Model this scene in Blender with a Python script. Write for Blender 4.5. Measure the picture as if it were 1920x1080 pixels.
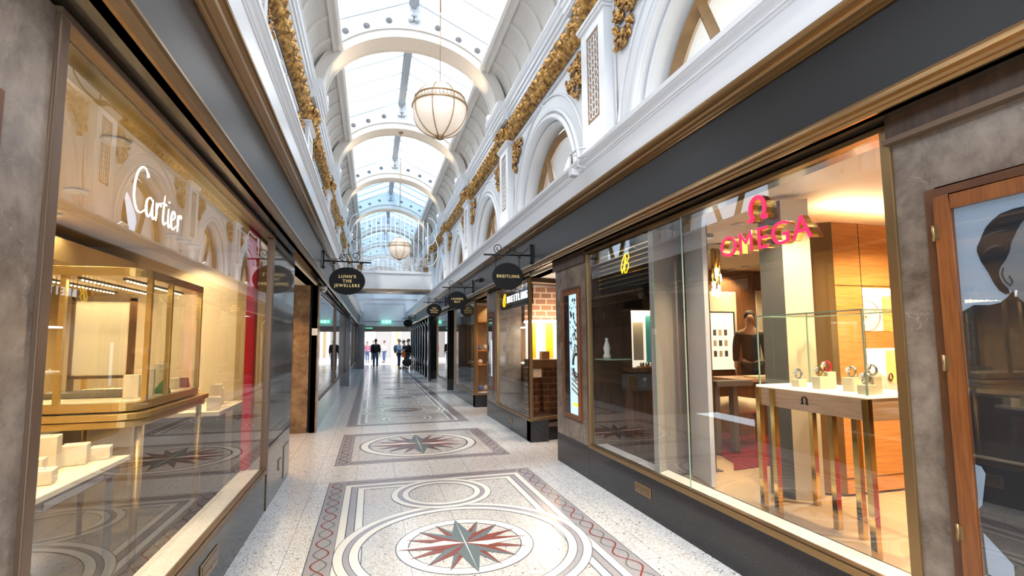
import bpy, bmesh, math, random
from mathutils import Vector, Matrix, noise
R = math.radians
PI = math.pi
for o in list(bpy.data.objects): bpy.data.objects.remove(o)
SC = bpy.context.scene
COL = SC.collection
# ---------------------------------------------------------------- camera, world, sun, exposure
cam_data = bpy.data.cameras.new('camera'); cam = bpy.data.objects.new('camera', cam_data); COL.objects.link(cam)
_f = 941.0; _ya, _th, _ro = R(15.562), R(5.059), R(-0.407)
_F = Vector((math.sin(_ya)*math.cos(_th), math.cos(_ya)*math.cos(_th), math.sin(_th)))
_R0 = Vector((math.cos(_ya), -math.sin(_ya), 0)); _U0 = _R0.cross(_F)
_Rt = _R0*math.cos(_ro) + _U0*math.sin(_ro); _U = -_R0*math.sin(_ro) + _U0*math.cos(_ro)
_m = Matrix((_Rt, _U, -_F)).transposed().to_4x4(); _m.translation = Vector((0, 0, 1.58))
cam.matrix_world = _m
cam_data.sensor_width = 36; cam_data.lens = 36*_f/1920; cam_data.shift_y = 17.3/1920; cam_data.clip_start = 0.02; cam_data.clip_end = 300
SC.camera = cam
W = bpy.data.worlds.new('world'); SC.world = W; W.use_nodes = True
_nt = W.node_tree; _bg = _nt.nodes['Background']
_tc = _nt.nodes.new('ShaderNodeTexCoord'); _sp = _nt.nodes.new('ShaderNodeSeparateXYZ'); _rp = _nt.nodes.new('ShaderNodeValToRGB')
_nt.links.new(_tc.outputs['Generated'], _sp.inputs[0]); _nt.links.new(_sp.outputs['Z'], _rp.inputs[0]); _nt.links.new(_rp.outputs[0], _bg.inputs[0])
_rp.color_ramp.elements[0].position = 0.0; _rp.color_ramp.elements[0].color = (0.70, 0.76, 0.84, 1)
_rp.color_ramp.elements[1].position = 0.42; _rp.color_ramp.elements[1].color = (0.955, 0.975, 1.0, 1)
_e = _rp.color_ramp.elements.new(0.2); _e.color = (0.62, 0.74, 0.90, 1)
_bg.inputs[1].default_value = 2.6
sun_d = bpy.data.lights.new('sun', 'SUN'); sun_d.energy = 1.5; sun_d.angle = R(3); sun_d.color = (1.0, 0.95, 0.88)
sun = bpy.data.objects.new('sun', sun_d); COL.objects.link(sun); sun.rotation_euler = (R(34), R(-14), 0)
SC.view_settings.view_transform = 'Standard'; SC.view_settings.look = 'None'; SC.view_settings.gamma = 1.0
SC.view_settings.exposure = 0.75
try: SC.view_settings.use_curve_mapping = False
except Exception: pass
SC.cycles.max_bounces = 10; SC.cycles.diffuse_bounces = 5; SC.cycles.glossy_bounces = 5; SC.cycles.transparent_max_bounces = 24
SC.cycles.use_denoising = True; SC.cycles.caustics_reflective = False; SC.cycles.caustics_refractive = False
SC.cycles.sample_clamp_indirect = 8.0

C0 = 0.735                                   # centre line of the arcade
def X(s, h): return C0 + s*h                 # s=+1: the side with the red letters, s=-1: the other
PK = [5.75 + 4.6*k for k in range(-1, 9)]    # pilaster / rib positions along the arcade

# ---------------------------------------------------------------- materials
MATS = {}
def _new(name):
    m = bpy.data.materials.new(name); m.use_nodes = True; MATS[name] = m
    return m, m.node_tree, m.node_tree.nodes['Principled BSDF']
def mat(name, col, rough=0.5, metal=0.0, spec=0.5, emit=None, es=0.0, noise_amt=0.0, nscale=6.0, bump=0.0, bscale=40.0, coat=0.0, col2=None, stretch=None, detail=4.0):
    m, nt, b = _new(name)
    b.inputs['Base Color'].default_value = (*col, 1); b.inputs['Roughness'].default_value = rough
    b.inputs['Metallic'].default_value = metal; b.inputs['Specular IOR Level'].default_value = spec
    b.inputs['Coat Weight'].default_value = coat
    if emit: b.inputs['Emission Color'].default_value = (*emit, 1); b.inputs['Emission Strength'].default_value = es
    if noise_amt or col2 or bump:
        tc = nt.nodes.new('ShaderNodeTexCoord'); mp = nt.nodes.new('ShaderNodeMapping')
        nt.links.new(tc.outputs['Object'], mp.inputs[0])
        if stretch: mp.inputs['Scale'].default_value = stretch
        n = nt.nodes.new('ShaderNodeTexNoise'); n.inputs['Scale'].default_value = nscale; n.inputs['Detail'].default_value = detail
        nt.links.new(mp.outputs[0], n.inputs['Vector'])
        if noise_amt or col2:
            r = nt.nodes.new('ShaderNodeValToRGB'); c2 = col2 or tuple(c*(1-noise_amt) for c in col)
            r.color_ramp.elements[0].position = 0.35; r.color_ramp.elements[0].color = (*c2, 1)
            r.color_ramp.elements[1].position = 0.65; r.color_ramp.elements[1].color = (*col, 1)
            nt.links.new(n.outputs['Fac'], r.inputs[0]); nt.links.new(r.outputs[0], b.inputs['Base Color'])
        if bump:
            n2 = nt.nodes.new('ShaderNodeTexNoise'); n2.inputs['Scale'].default_value = bscale
            nt.links.new(mp.outputs[0], n2.inputs['Vector'])
            bp = nt.nodes.new('ShaderNodeBump'); bp.inputs['Strength'].default_value = bump; bp.inputs['Distance'].default_value = 0.01
            nt.links.new(n2.outputs['Fac'], bp.inputs['Height']); nt.links.new(bp.outputs[0], b.inputs['Normal'])
    return m
def marble(name, c1, c2, vein, scale=1.6, rough=0.25, veinw=0.035):
    m, nt, b = _new(name); b.inputs['Roughness'].default_value = rough
    tc = nt.nodes.new('ShaderNodeTexCoord')
    n = nt.nodes.new('ShaderNodeTexNoise'); n.inputs['Scale'].default_value = scale; n.inputs['Detail'].default_value = 9; n.inputs['Roughness'].default_value = 0.68; n.inputs['Distortion'].default_value = 0.25
    nt.links.new(tc.outputs['Object'], n.inputs['Vector'])
    r = nt.nodes.new('ShaderNodeValToRGB'); r.color_ramp.elements[0].position = 0.32; r.color_ramp.elements[0].color = (*c1, 1); r.color_ramp.elements[1].position = 0.68; r.color_ramp.elements[1].color = (*c2, 1)
    nt.links.new(n.outputs['Fac'], r.inputs[0])
    n2 = nt.nodes.new('ShaderNodeTexNoise'); n2.inputs['Scale'].default_value = scale*0.7; n2.inputs['Detail'].default_value = 6; n2.inputs['Distortion'].default_value = 1.6
    nt.links.new(tc.outputs['Object'], n2.inputs['Vector'])
    s = nt.nodes.new('ShaderNodeMath'); s.operation = 'SUBTRACT'; s.inputs[1].default_value = 0.5; nt.links.new(n2.outputs['Fac'], s.inputs[0])
    a = nt.nodes.new('ShaderNodeMath'); a.operation = 'ABSOLUTE'; nt.links.new(s.outputs[0], a.inputs[0])
    l = nt.nodes.new('ShaderNodeMath'); l.operation = 'LESS_THAN'; l.inputs[1].default_value = veinw*0.12; nt.links.new(a.outputs[0], l.inputs[0])
    mx = nt.nodes.new('ShaderNodeMixRGB'); mx.inputs[2].default_value = (*vein, 1); nt.links.new(r.outputs[0], mx.inputs[1])
    ml = nt.nodes.new('ShaderNodeMath'); ml.operation = 'MULTIPLY'; ml.inputs[1].default_value = 0.55; nt.links.new(l.outputs[0], ml.inputs[0]); nt.links.new(ml.outputs[0], mx.inputs[0])
    nt.links.new(mx.outputs[0], b.inputs['Base Color'])
    return m
def terrazzo(name, joints=True, base=(0.60, 0.61, 0.625), rough=0.17):
    m, nt, b = _new(name); b.inputs['Roughness'].default_value = rough; N = nt.nodes; L = nt.links
    tc = N.new('ShaderNodeTexCoord')
    def layer(prev, scale, lo, hi, thr, col):
        v = N.new('ShaderNodeTexVoronoi'); v.inputs['Scale'].default_value = scale; L.new(tc.outputs['Object'], v.inputs['Vector'])
        lt = N.new('ShaderNodeMath'); lt.operation = 'LESS_THAN'; lt.inputs[1].default_value = hi; L.new(v.outputs['Distance'], lt.inputs[0])
        sp = N.new('ShaderNodeSeparateColor'); L.new(v.outputs['Color'], sp.inputs[0])
        gt = N.new('ShaderNodeMath'); gt.operation = 'GREATER_THAN'; gt.inputs[1].default_value = thr; L.new(sp.outputs[0], gt.inputs[0])
        mu = N.new('ShaderNodeMath'); mu.operation = 'MULTIPLY'; L.new(lt.outputs[0], mu.inputs[0]); L.new(gt.outputs[0], mu.inputs[1])
        mx = N.new('ShaderNodeMixRGB'); L.new(mu.outputs[0], mx.inputs[0]); L.new(prev, mx.inputs[1]); mx.inputs[2].default_value = (*col, 1)
        return mx.outputs[0]
    v0 = N.new('ShaderNodeTexVoronoi'); v0.inputs['Scale'].default_value = 110; L.new(tc.outputs['Object'], v0.inputs['Vector'])
    s0 = N.new('ShaderNodeSeparateColor'); L.new(v0.outputs['Color'], s0.inputs[0])
    r0 = N.new('ShaderNodeValToRGB'); r0.color_ramp.elements[0].color = tuple(c*0.72 for c in base)+(1,); r0.color_ramp.elements[1].color = (min(1, base[0]*1.2), min(1, base[1]*1.21), min(1, base[2]*1.22), 1)
    e = r0.color_ramp.elements.new(0.5); e.color = (*base, 1)
    L.new(s0.outputs[1], r0.inputs[0])
    c = layer(r0.outputs[0], 62, 0, 0.38, 0.80, (0.42, 0.29, 0.21))
    c = layer(c, 55, 0, 0.36, 0.83, (0.30, 0.28, 0.27))
    c = layer(c, 40, 0, 0.30, 0.92, (0.06, 0.055, 0.06))
    if joints:
        sx = N.new('ShaderNodeSeparateXYZ'); L.new(tc.outputs['Object'], sx.inputs[0])
        outs = []
        for out, per, off in ((0, 0.445, 0.735), (1, 1.4, 0.6)):
            ad = N.new('ShaderNodeMath'); ad.operation = 'SUBTRACT'; ad.inputs[1].default_value = off - per*100; L.new(sx.outputs[out], ad.inputs[0])
            mo = N.new('ShaderNodeMath'); mo.operation = 'MODULO'; mo.inputs[1].default_value = per; L.new(ad.outputs[0], mo.inputs[0])
            lt = N.new('ShaderNodeMath'); lt.operation = 'LESS_THAN'; lt.inputs[1].default_value = 0.0045; L.new(mo.outputs[0], lt.inputs[0]); outs.append(lt)
        mxm = N.new('ShaderNodeMath'); mxm.operation = 'MAXIMUM'; L.new(outs[0].outputs[0], mxm.inputs[0]); L.new(outs[1].outputs[0], mxm.inputs[1])
        mx = N.new('ShaderNodeMixRGB'); L.new(mxm.outputs[0], mx.inputs[0]); L.new(c, mx.inputs[1]); mx.inputs[2].default_value = (0.25, 0.235, 0.22, 1); c = mx.outputs[0]
    L.new(c, b.inputs['Base Color'])
    return m
def glass(name, tint=(1, 1, 1), f0=0.045, rough=0.0):
    """thin pane: transparent with the mirror share of its two faces"""
    m = bpy.data.materials.new(name); m.use_nodes = True; MATS[name] = m; nt = m.node_tree; N = nt.nodes; L = nt.links
    N.remove(N['Principled BSDF']); out = N['Material Output']
    g = N.new('ShaderNodeNewGeometry'); d = N.new('ShaderNodeVectorMath'); d.operation = 'DOT_PRODUCT'
    L.new(g.outputs['Normal'], d.inputs[0]); L.new(g.outputs['Incoming'], d.inputs[1])
    def math_(op, a, bb):
        n = N.new('ShaderNodeMath'); n.operation = op
        for i, v in enumerate((a, bb)):
            if v is None: continue
            if isinstance(v, (int, float)): n.inputs[i].default_value = v
            else: L.new(v, n.inputs[i])
        return n.outputs[0]
    ab = math_('ABSOLUTE', d.outputs['Value'], None); om = math_('SUBTRACT', 1.0, ab); p5 = math_('POWER', om, 5.0)
    r = math_('ADD', math_('MULTIPLY', p5, 1-f0), f0)
    r2 = math_('DIVIDE', math_('MULTIPLY', r, 2.0), math_('ADD', r, 1.0))
    t = N.new('ShaderNodeBsdfTransparent'); t.inputs[0].default_value = (*tint, 1)
    gl = N.new('ShaderNodeBsdfGlossy'); gl.inputs['Roughness'].default_value = rough
    mx = N.new('ShaderNodeMixShader'); L.new(r2, mx.inputs[0]); L.new(t.outputs[0], mx.inputs[1]); L.new(gl.outputs[0], mx.inputs[2]); L.new(mx.outputs[0], out.inputs[0])
    return m
def bricks(name, c1, c2, mortar, scale=8.0):
    m, nt, b = _new(name); b.inputs['Roughness'].default_value = 0.85
    tc = nt.nodes.new('ShaderNodeTexCoord'); mp = nt.nodes.new('ShaderNodeMapping'); mp.inputs['Rotation'].default_value = (R(90), 0, 0)
    nt.links.new(tc.outputs['Object'], mp.inputs[0]); br = nt.nodes.new('ShaderNodeTexBrick'); nt.links.new(mp.outputs[0], br.inputs['Vector'])
    br.inputs['Color1'].default_value = (*c1, 1); br.inputs['Color2'].default_value = (*c2, 1); br.inputs['Mortar'].default_value = (*mortar, 1); br.inputs['Scale'].default_value = scale
    br.inputs['Mortar Size'].default_value = 0.03
    nt.links.new(br.outputs[0], b.inputs['Base Color']); return m
def emis(name, col, st):
    m = bpy.data.materials.new(name); m.use_nodes = True; MATS[name] = m; b = m.node_tree.nodes['Principled BSDF']
    b.inputs['Base Color'].default_value = (*col, 1); b.inputs['Emission Color'].default_value = (*col, 1); b.inputs['Emission Strength'].default_value = st
    return m
terrazzo('terrazzo'); terrazzo('terrazzo_inner', base=(0.50, 0.50, 0.505))
mat('mosaic_white', (0.72, 0.72, 0.70), 0.18, noise_amt=0.06, nscale=60)
mat('mosaic_lilac', (0.36, 0.355, 0.40), 0.2, noise_amt=0.3, nscale=140)
mat('mosaic_line', (0.10, 0.11, 0.16), 0.25, noise_amt=0.3, nscale=160)
mat('mosaic_slate', (0.075, 0.105, 0.13), 0.22, col2=(0.16, 0.2, 0.22), nscale=170)
mat('mosaic_rust', (0.25, 0.075, 0.06), 0.22, col2=(0.14, 0.045, 0.045), nscale=170)
mat('mosaic_sage', (0.15, 0.18, 0.165), 0.22, noise_amt=0.2, nscale=160)
mat('mosaic_red', (0.25, 0.055, 0.045), 0.22, noise_amt=0.3, nscale=160)
mat('white_paint', (0.60, 0.61, 0.63), 0.42)
mat('white_gloss', (0.62, 0.63, 0.65), 0.28)
mat('cream_paint', (0.60, 0.565, 0.52), 0.5)
mat('gold_leaf', (0.60, 0.34, 0.10), 0.30, metal=0.8, col2=(0.14, 0.065, 0.02), nscale=12, bump=0.25, bscale=60)
mat('bronze_trim', (0.25, 0.145, 0.06), 0.2, metal=0.8)
mat('frame_bronze', (0.15, 0.095, 0.06), 0.35, metal=0.4)
mat('bronze_dark', (0.16, 0.105, 0.06), 0.3, metal=0.6)
mat('brass_frame', (0.27, 0.17, 0.075), 0.3, metal=0.7)
mat('brass_shiny', (0.72, 0.50, 0.17), 0.14, metal=1.0)
mat('fascia_black', (0.013, 0.0125, 0.013), 0.34, spec=0.38, bump=0.02, bscale=4)
mat('soffit_bronze', (0.035, 0.025, 0.016), 0.16, metal=0.0, spec=0.9)
mat('black_gloss', (0.012, 0.012, 0.014), 0.12, spec=0.6)
mat('iron_black', (0.008, 0.008, 0.009), 0.5, spec=0.2)
mat('black_matt', (0.010, 0.010, 0.011), 0.55, spec=0.12)
mat('white_iron', (0.85, 0.85, 0.86), 0.4)
marble('marble_grey', (0.085, 0.060, 0.045), (0.33, 0.265, 0.21), (0.36, 0.30, 0.24), 3.2, 0.25, 0.012)
marble('marble_brown', (0.10, 0.05, 0.022), (0.30, 0.19, 0.10), (0.40, 0.28, 0.16), 4.5, 0.16)
marble('stone_dark', (0.055, 0.048, 0.044), (0.15, 0.13, 0.115), (0.24, 0.22, 0.20), 2.5, 0.06)
marble('sill_marble', (0.72, 0.70, 0.64), (0.86, 0.85, 0.80), (0.60, 0.57, 0.5), 3.0, 0.25)
mat('granite', (0.040, 0.040, 0.044), 0.13, spec=0.3, col2=(0.012, 0.012, 0.014), nscale=120, detail=8)
mat('wood_orange', (0.74, 0.35, 0.11), 0.38, col2=(0.60, 0.25, 0.07), nscale=5, stretch=(1, 1, 14))
mat('wood_frame', (0.25, 0.085, 0.022), 0.33, col2=(0.17, 0.052, 0.014), nscale=5, stretch=(14, 14, 1))
mat('wood_casing', (0.13, 0.05, 0.02), 0.35, noise_amt=0.3, nscale=6)
mat('wood_window', (0.27, 0.155, 0.062), 0.4, noise_amt=0.25, nscale=6)
mat('wood_pale', (0.55, 0.37, 0.24), 0.42, col2=(0.44, 0.28, 0.17), nscale=5, stretch=(1, 1, 16))
mat('wood_dark', (0.085, 0.045, 0.025), 0.4, col2=(0.05, 0.026, 0.014), nscale=4, stretch=(8, 8, 1))
mat('wood_brown', (0.20, 0.095, 0.04), 0.4, col2=(0.14, 0.06, 0.025), nscale=4, stretch=(8, 8, 1))
mat('shop_cream', (0.74, 0.64, 0.46), 0.6)
mat('shop_ceiling', (0.50, 0.42, 0.29), 0.6)
mat('shop_gold', (0.50, 0.38, 0.19), 0.5, noise_amt=0.1, nscale=3)
mat('vitrine_brass', (0.62, 0.43, 0.15), 0.3, metal=0.75)
mat('block_cream', (0.80, 0.70, 0.50), 0.6)
mat('taupe', (0.17, 0.145, 0.11), 0.5)
mat('grey_panel', (0.30, 0.285, 0.27), 0.55)
mat('grey_dark', (0.11, 0.11, 0.11), 0.5)
mat('red_lacquer', (0.62, 0.008, 0.02), 0.3, emit=(0.8, 0.005, 0.02), es=0.08)
mat('rug_red', (0.28, 0.012, 0.03), 0.95, noise_amt=0.5, nscale=5)
mat('floor_oak', (0.62, 0.46, 0.28), 0.35, noise_amt=0.12, nscale=2)
mat('steel', (0.55, 0.55, 0.56), 0.25, metal=1.0)
mat('grey_metal', (0.42, 0.45, 0.48), 0.4, metal=0.3)
mat('roof_bar', (0.42, 0.46, 0.50), 0.5)
mat('green_felt', (0.02, 0.22, 0.06), 0.7)
mat('stool_cream', (0.66, 0.58, 0.44), 0.85)
mat('skin', (0.52, 0.31, 0.22), 0.5); mat('hair_dark', (0.035, 0.02, 0.013), 0.7); mat('hair_grey', (0.3, 0.28, 0.26), 0.7)
mat('cloth_black', (0.018, 0.016, 0.016), 0.85); mat('cloth_navy', (0.02, 0.028, 0.06), 0.85); mat('denim', (0.08, 0.13, 0.24), 0.85)
mat('shirt_blue', (0.40, 0.50, 0.72), 0.8); mat('cloth_grey', (0.12, 0.14, 0.15), 0.85); mat('shoe_brown', (0.07, 0.03, 0.02), 0.5); mat('bag_orange', (0.75, 0.16, 0.02), 0.6)
mat('cloth_pink', (0.55, 0.18, 0.28), 0.85); mat('cloth_white', (0.7, 0.7, 0.72), 0.8)
mat('photo_blue', (0.19, 0.25, 0.33), 0.5, emit=(0.30, 0.39, 0.49), es=0.25)
mat('photo_skin', (0.13, 0.155, 0.18), 0.5, emit=(0.38, 0.44, 0.5), es=0.05); mat('photo_shade', (0.07, 0.085, 0.105), 0.5); mat('photo_black', (0.012, 0.014, 0.02), 0.5)
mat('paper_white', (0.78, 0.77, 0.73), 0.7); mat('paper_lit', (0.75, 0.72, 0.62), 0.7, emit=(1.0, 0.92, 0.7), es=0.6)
mat('street_stone', (0.62, 0.58, 0.55), 0.8); mat('street_white', (0.85, 0.86, 0.86), 0.6); mat('street_red', (0.5, 0.05, 0.05), 0.7)
mat('opal_glass', (0.60, 0.54, 0.47), 0.25, emit=(1.0, 0.80, 0.60), es=0.22)
mat('lamp_brass', (0.33, 0.22, 0.12), 0.35, metal=0.7)
mat('gold_letter', (0.75, 0.55, 0.22), 0.4, metal=0.3)
mat('red_letter', (0.95, 0.02, 0.10), 0.35, emit=(1.0, 0.02, 0.10), es=0.55)
mat('blue_item', (0.10, 0.25, 0.62), 0.6); mat('teal_pic', (0.05, 0.30, 0.28), 0.6, emit=(0.1, 0.5, 0.45), es=0.12)
mat('yellow_card', (0.90, 0.42, 0.01), 0.5, emit=(1.0, 0.45, 0.01), es=0.25)
emis('lamp_warm', (1.0, 0.86, 0.62), 14.0); emis('lamp_white', (1.0, 0.93, 0.82), 14.0); emis('strip_warm', (1.0, 0.80, 0.48), 7.0)
emis('letter_lit', (1.0, 0.90, 0.72), 4.0); emis('neon_yellow', (1.0, 0.62, 0.01), 1.4); emis('letter_white', (0.9, 0.95, 1.0), 1.3)
emis('exit_green', (0.08, 0.75, 0.42), 1.2); emis('exit_white', (0.85, 1.0, 0.95), 1.5); emis('screen_blue', (0.5, 0.72, 0.82), 0.9); emis('bulb', (1.0, 0.88, 0.6), 12.0)
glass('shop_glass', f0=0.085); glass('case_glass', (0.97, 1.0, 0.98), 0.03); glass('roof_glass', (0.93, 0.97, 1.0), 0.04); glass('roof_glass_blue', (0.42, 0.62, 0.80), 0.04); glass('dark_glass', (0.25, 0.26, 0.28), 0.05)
mat('glass_edge', (0.30, 0.42, 0.33), 0.2)
bricks('brick', (0.17, 0.065, 0.028), (0.10, 0.04, 0.018), (0.27, 0.19, 0.11), 2.2)

# ---------------------------------------------------------------- mesh builder
class MB:
    def __init__(s): s.v = []; s.f = []; s.m = []; s.mats = []; s.sm = []
    def mi(s, m):
        if m not in s.mats: s.mats.append(m)
        return s.mats.index(m)
    def add(s, vs, fs, m, smooth=False):
        n = len(s.v); s.v += [tuple(v) for v in vs]; k = s.mi(m)
        for f in fs: s.f.append([i+n for i in f]); s.m.append(k); s.sm.append(smooth)
        return s
    def box(s, x0, x1, y0, y1, z0, z1, m):
        if x0 > x1: x0, x1 = x1, x0
        if y0 > y1: y0, y1 = y1, y0
        if z0 > z1: z0, z1 = z1, z0
        return s.add([(x0,y0,z0),(x1,y0,z0),(x1,y1,z0),(x0,y1,z0),(x0,y0,z1),(x1,y0,z1),(x1,y1,z1),(x0,y1,z1)],
                     [(0,3,2,1),(4,5,6,7),(0,1,5,4),(1,2,6,5),(2,3,7,6),(3,0,4,7)], m)
    def prism_y(s, prof, y0, y1, m, smooth=False, cap=True):
        """closed xz profile pushed along y"""
        n = len(prof); vs = [(x, y0, z) for x, z in prof] + [(x, y1, z) for x, z in prof]
        fs = [(i, (i+1) % n, (i+1) % n+n, i+n) for i in range(n)]
        s.add(vs, fs, m, smooth)
        if cap: s.add(vs, [tuple(range(n))[::-1], tuple(range(n, 2*n))], m)
        return s
    def prism_z(s, poly, z0, z1, m):
        n = len(poly); vs = [(x, y, z0) for x, y in poly] + [(x, y, z1) for x, y in poly]
        return s.add(vs, [(i, (i+1) % n, (i+1) % n+n, i+n) for i in range(n)] + [tuple(range(n))[::-1], tuple(range(n, 2*n))], m)
    def prism_x(s, poly, x0, x1, m):
        n = len(poly); vs = [(x0, y, z) for y, z in poly] + [(x1, y, z) for y, z in poly]
        return s.add(vs, [(i, (i+1) % n, (i+1) % n+n, i+n) for i in range(n)] + [tuple(range(n))[::-1], tuple(range(n, 2*n))], m)
    def tube(s, pts, r, m, seg=8, closed=False, cap=True, smooth=True):
        P = [Vector(p) for p in pts]; n = len(P); rr = r if isinstance(r, (list, tuple)) else [r]*n
        vs = []; up = None
        for i, p in enumerate(P):
            if closed: t = P[(i+1) % n] - P[i-1]
            else: t = P[min(i+1, n-1)] - P[max(i-1, 0)]
            if t.length < 1e-9: t = Vector((0, 0, 1))
            t.normalize()
            if up is None:
                up = Vector((0, 0, 1)) if abs(t.z) < 0.9 else Vector((1, 0, 0))
            a = up - t*up.dot(t)
            if a.length < 1e-6: a = Vector((1, 0, 0)) - t*t.x
            a.normalize(); b = t.cross(a); up = a
            for k in range(seg):
                th = 2*PI*k/seg; vs.append(p + a*math.cos(th)*rr[i] + b*math.sin(th)*rr[i])
        fs = []
        for i in range(n if closed else n-1):
            j = (i+1) % n
            for k in range(seg):
                fs.append((i*seg+k, i*seg+(k+1) % seg, j*seg+(k+1) % seg, j*seg+k))
        if cap and not closed: fs.append(tuple(range(seg))[::-1]); fs.append(tuple(range((n-1)*seg, n*seg)))
        return s.add(vs, fs, m, smooth)
    def lathe(s, prof, m, seg=24, c=(0, 0, 0), smooth=True, squash=(1, 1)):
        """(r, z) profile turned about z"""
        n = len(prof); vs = []
        for k in range(seg):
            a = 2*PI*k/seg
            for r, z in prof: vs.append((c[0]+r*math.cos(a)*squash[0], c[1]+r*math.sin(a)*squash[1], c[2]+z))
        fs = [(k*n+i, ((k+1) % seg)*n+i, ((k+1) % seg)*n+i+1, k*n+i+1) for k in range(seg) for i in range(n-1)]
        s.add(vs, fs, m, smooth)
        for i in (0, n-1):
            if prof[i][0] > 1e-5:
                f = tuple(k*n+i for k in range(seg)); s.add(vs, [f if i else f[::-1]], m)
        return s
    def ball(s, c, r, m, seg=16, sq=(1, 1, 1)):
        n = seg//2; prof = [(r*math.sin(PI*i/n), -r*math.cos(PI*i/n)) for i in range(n+1)]
        vs = []
        for k in range(seg):
            a = 2*PI*k/seg
            for q, z in prof: vs.append((c[0]+q*math.cos(a)*sq[0], c[1]+q*math.sin(a)*sq[1], c[2]+z*sq[2]))
        n1 = n+1
        return s.add(vs, [(k*n1+i, ((k+1) % seg)*n1+i, ((k+1) % seg)*n1+i+1, k*n1+i+1) for k in range(seg) for i in range(n)], m, True)
    def xf(s, M, start=0):
        s.v[start:] = [tuple(M @ Vector(v)) for v in s.v[start:]]; return s
    def build(s, name, parent=None, bevel=0.0, fix=True, origin=None):
        me = bpy.data.meshes.new(name)
        org = Vector(origin) if origin else (parent.matrix_world.translation if parent and origin is None else Vector((0, 0, 0)))
        me.from_pydata([tuple(Vector(v)-org) for v in s.v], [], s.f)
        for q in s.mats: me.materials.append(MATS[q])
        me.polygons.foreach_set('material_index', s.m); me.polygons.foreach_set('use_smooth', s.sm)
        bm = bmesh.new(); bm.from_mesh(me); bmesh.ops.remove_doubles(bm, verts=bm.verts, dist=1e-5)
        if fix: bmesh.ops.recalc_face_normals(bm, faces=bm.faces)
        bm.to_mesh(me); bm.free()
        o = bpy.data.objects.new(name, me); COL.objects.link(o)
        if parent: o.parent = parent; o.location = org - parent.matrix_world.translation
        else: o.location = org
        if bevel:
            b = o.modifiers.new('bevel', 'BEVEL'); b.width = bevel; b.segments = 2; b.limit_method = 'ANGLE'
        return o
def tag(o, label=None, cat=None, group=None, kind=None):
    if label: o['label'] = label
    if cat: o['category'] = cat
    if group: o['group'] = group
    if kind: o['kind'] = kind
    return o
def thing(name, label, cat, loc=(0, 0, 0), group=None, kind=None):
    o = bpy.data.objects.new(name, None); o.location = loc; COL.objects.link(o); o.matrix_world = Matrix.Translation(loc)
    o.empty_display_size = 0.1
    return tag(o, label, cat, group, kind)
def struct(mb, name, label=None, bevel=0.0, fix=True):
    o = mb.build(name, None, bevel, fix); o['kind'] = 'structure'
    if label: o['label'] = label
    return o
def copy_tree(o, parent=None):
    c = o.copy(); COL.objects.link(c)
    if parent: c.parent = parent
    for ch in o.children: copy_tree(ch, c)
    return c
ROT_FRONT = (R(90), 0, 0)              # reads from -y
ROT_R = (R(90), 0, R(-90))             # on the plane that looks to -x
ROT_L = (R(90), 0, R(90))              # on the plane that looks to +x
def text(name, body, size, loc, rot, m, parent=None, extrude=0.003, offset=0.0, spacing=1.0, align='CENTER', line=1.0, shear=0.0, sx=1.0):
    cu = bpy.data.curves.new(name, 'FONT'); cu.body = body; cu.size = size; cu.extrude = extrude; cu.offset = offset
    cu.space_character = spacing; cu.align_x = align; cu.align_y = 'CENTER'; cu.space_line = line; cu.shear = shear
    tmp = bpy.data.objects.new(name, cu); COL.objects.link(tmp)
    me = bpy.data.meshes.new_from_object(tmp.evaluated_get(bpy.context.evaluated_depsgraph_get())); bpy.data.objects.remove(tmp); bpy.data.curves.remove(cu)
    me.materials.clear(); me.materials.append(MATS[m]); o = bpy.data.objects.new(name, me); COL.objects.link(o)
    o.rotation_euler = rot; o.scale = (sx, 1, 1)
    if parent: o.parent = parent; o.location = Vector(loc) - parent.matrix_world.translation
    else: o.location = loc
    return o
def area(name, loc, sx, sy, power, col, rot=(0, 0, 0)):
    d = bpy.data.lights.new(name, 'AREA'); d.shape = 'RECTANGLE'; d.size = sx; d.size_y = sy; d.energy = power; d.color = col
    o = bpy.data.objects.new(name, d); COL.objects.link(o); o.location = loc; o.rotation_euler = rot; return o
def spot(name, loc, target, power, col, ang=60, r=0.03, blend=0.5):
    d = bpy.data.lights.new(name, 'SPOT'); d.energy = power; d.color = col; d.spot_size = R(ang); d.spot_blend = blend; d.shadow_soft_size = r
    o = bpy.data.objects.new(name, d); COL.objects.link(o); o.location = loc
    o.rotation_euler = (Vector(target)-Vector(loc)).to_track_quat('-Z', 'Y').to_euler(); return o
# ---------------------------------------------------------------- floor with its mosaic
YN, YF = -2.0, 33.0          # near and far end of the arcade
fl = MB()
fl.box(-1.9, 3.9, YN, YF+4.0, -0.2, 0, 'terrazzo')
def flat(poly, z, m): fl.add([(x, y, z) for x, y in poly], [tuple(range(len(poly)))], m)
def ring(cx, cy, r0, r1, z, m, n=96, r0y=None, r1y=None):
    a = [(2*PI*i/n) for i in range(n)]
    vs = [(cx+r1*math.cos(t), cy+r1*math.sin(t), z) for t in a] + [(cx+r0*math.cos(t), cy+r0*math.sin(t), z) for t in a]
    fl.add(vs, [(i, (i+1) % n, (i+1) % n+n, i+n) for i in range(n)], m)
def rect(x0, x1, y0, y1, z, m): flat([(x0, y0), (x1, y0), (x1, y1), (x0, y1)], z, m)
def frame(x0, x1, y0, y1, w, z, m):
    rect(x0, x1, y0, y0+w, z, m); rect(x0, x1, y1-w, y1, z, m); rect(x0, x0+w, y0+w, y1-w, z, m); rect(x1-w, x1, y0+w, y1-w, z, m)
Z1, Z2, Z3, Z4, Z5, Z6 = 0.0008, 0.0016, 0.0024, 0.0042, 0.0048, 0.0054
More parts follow.
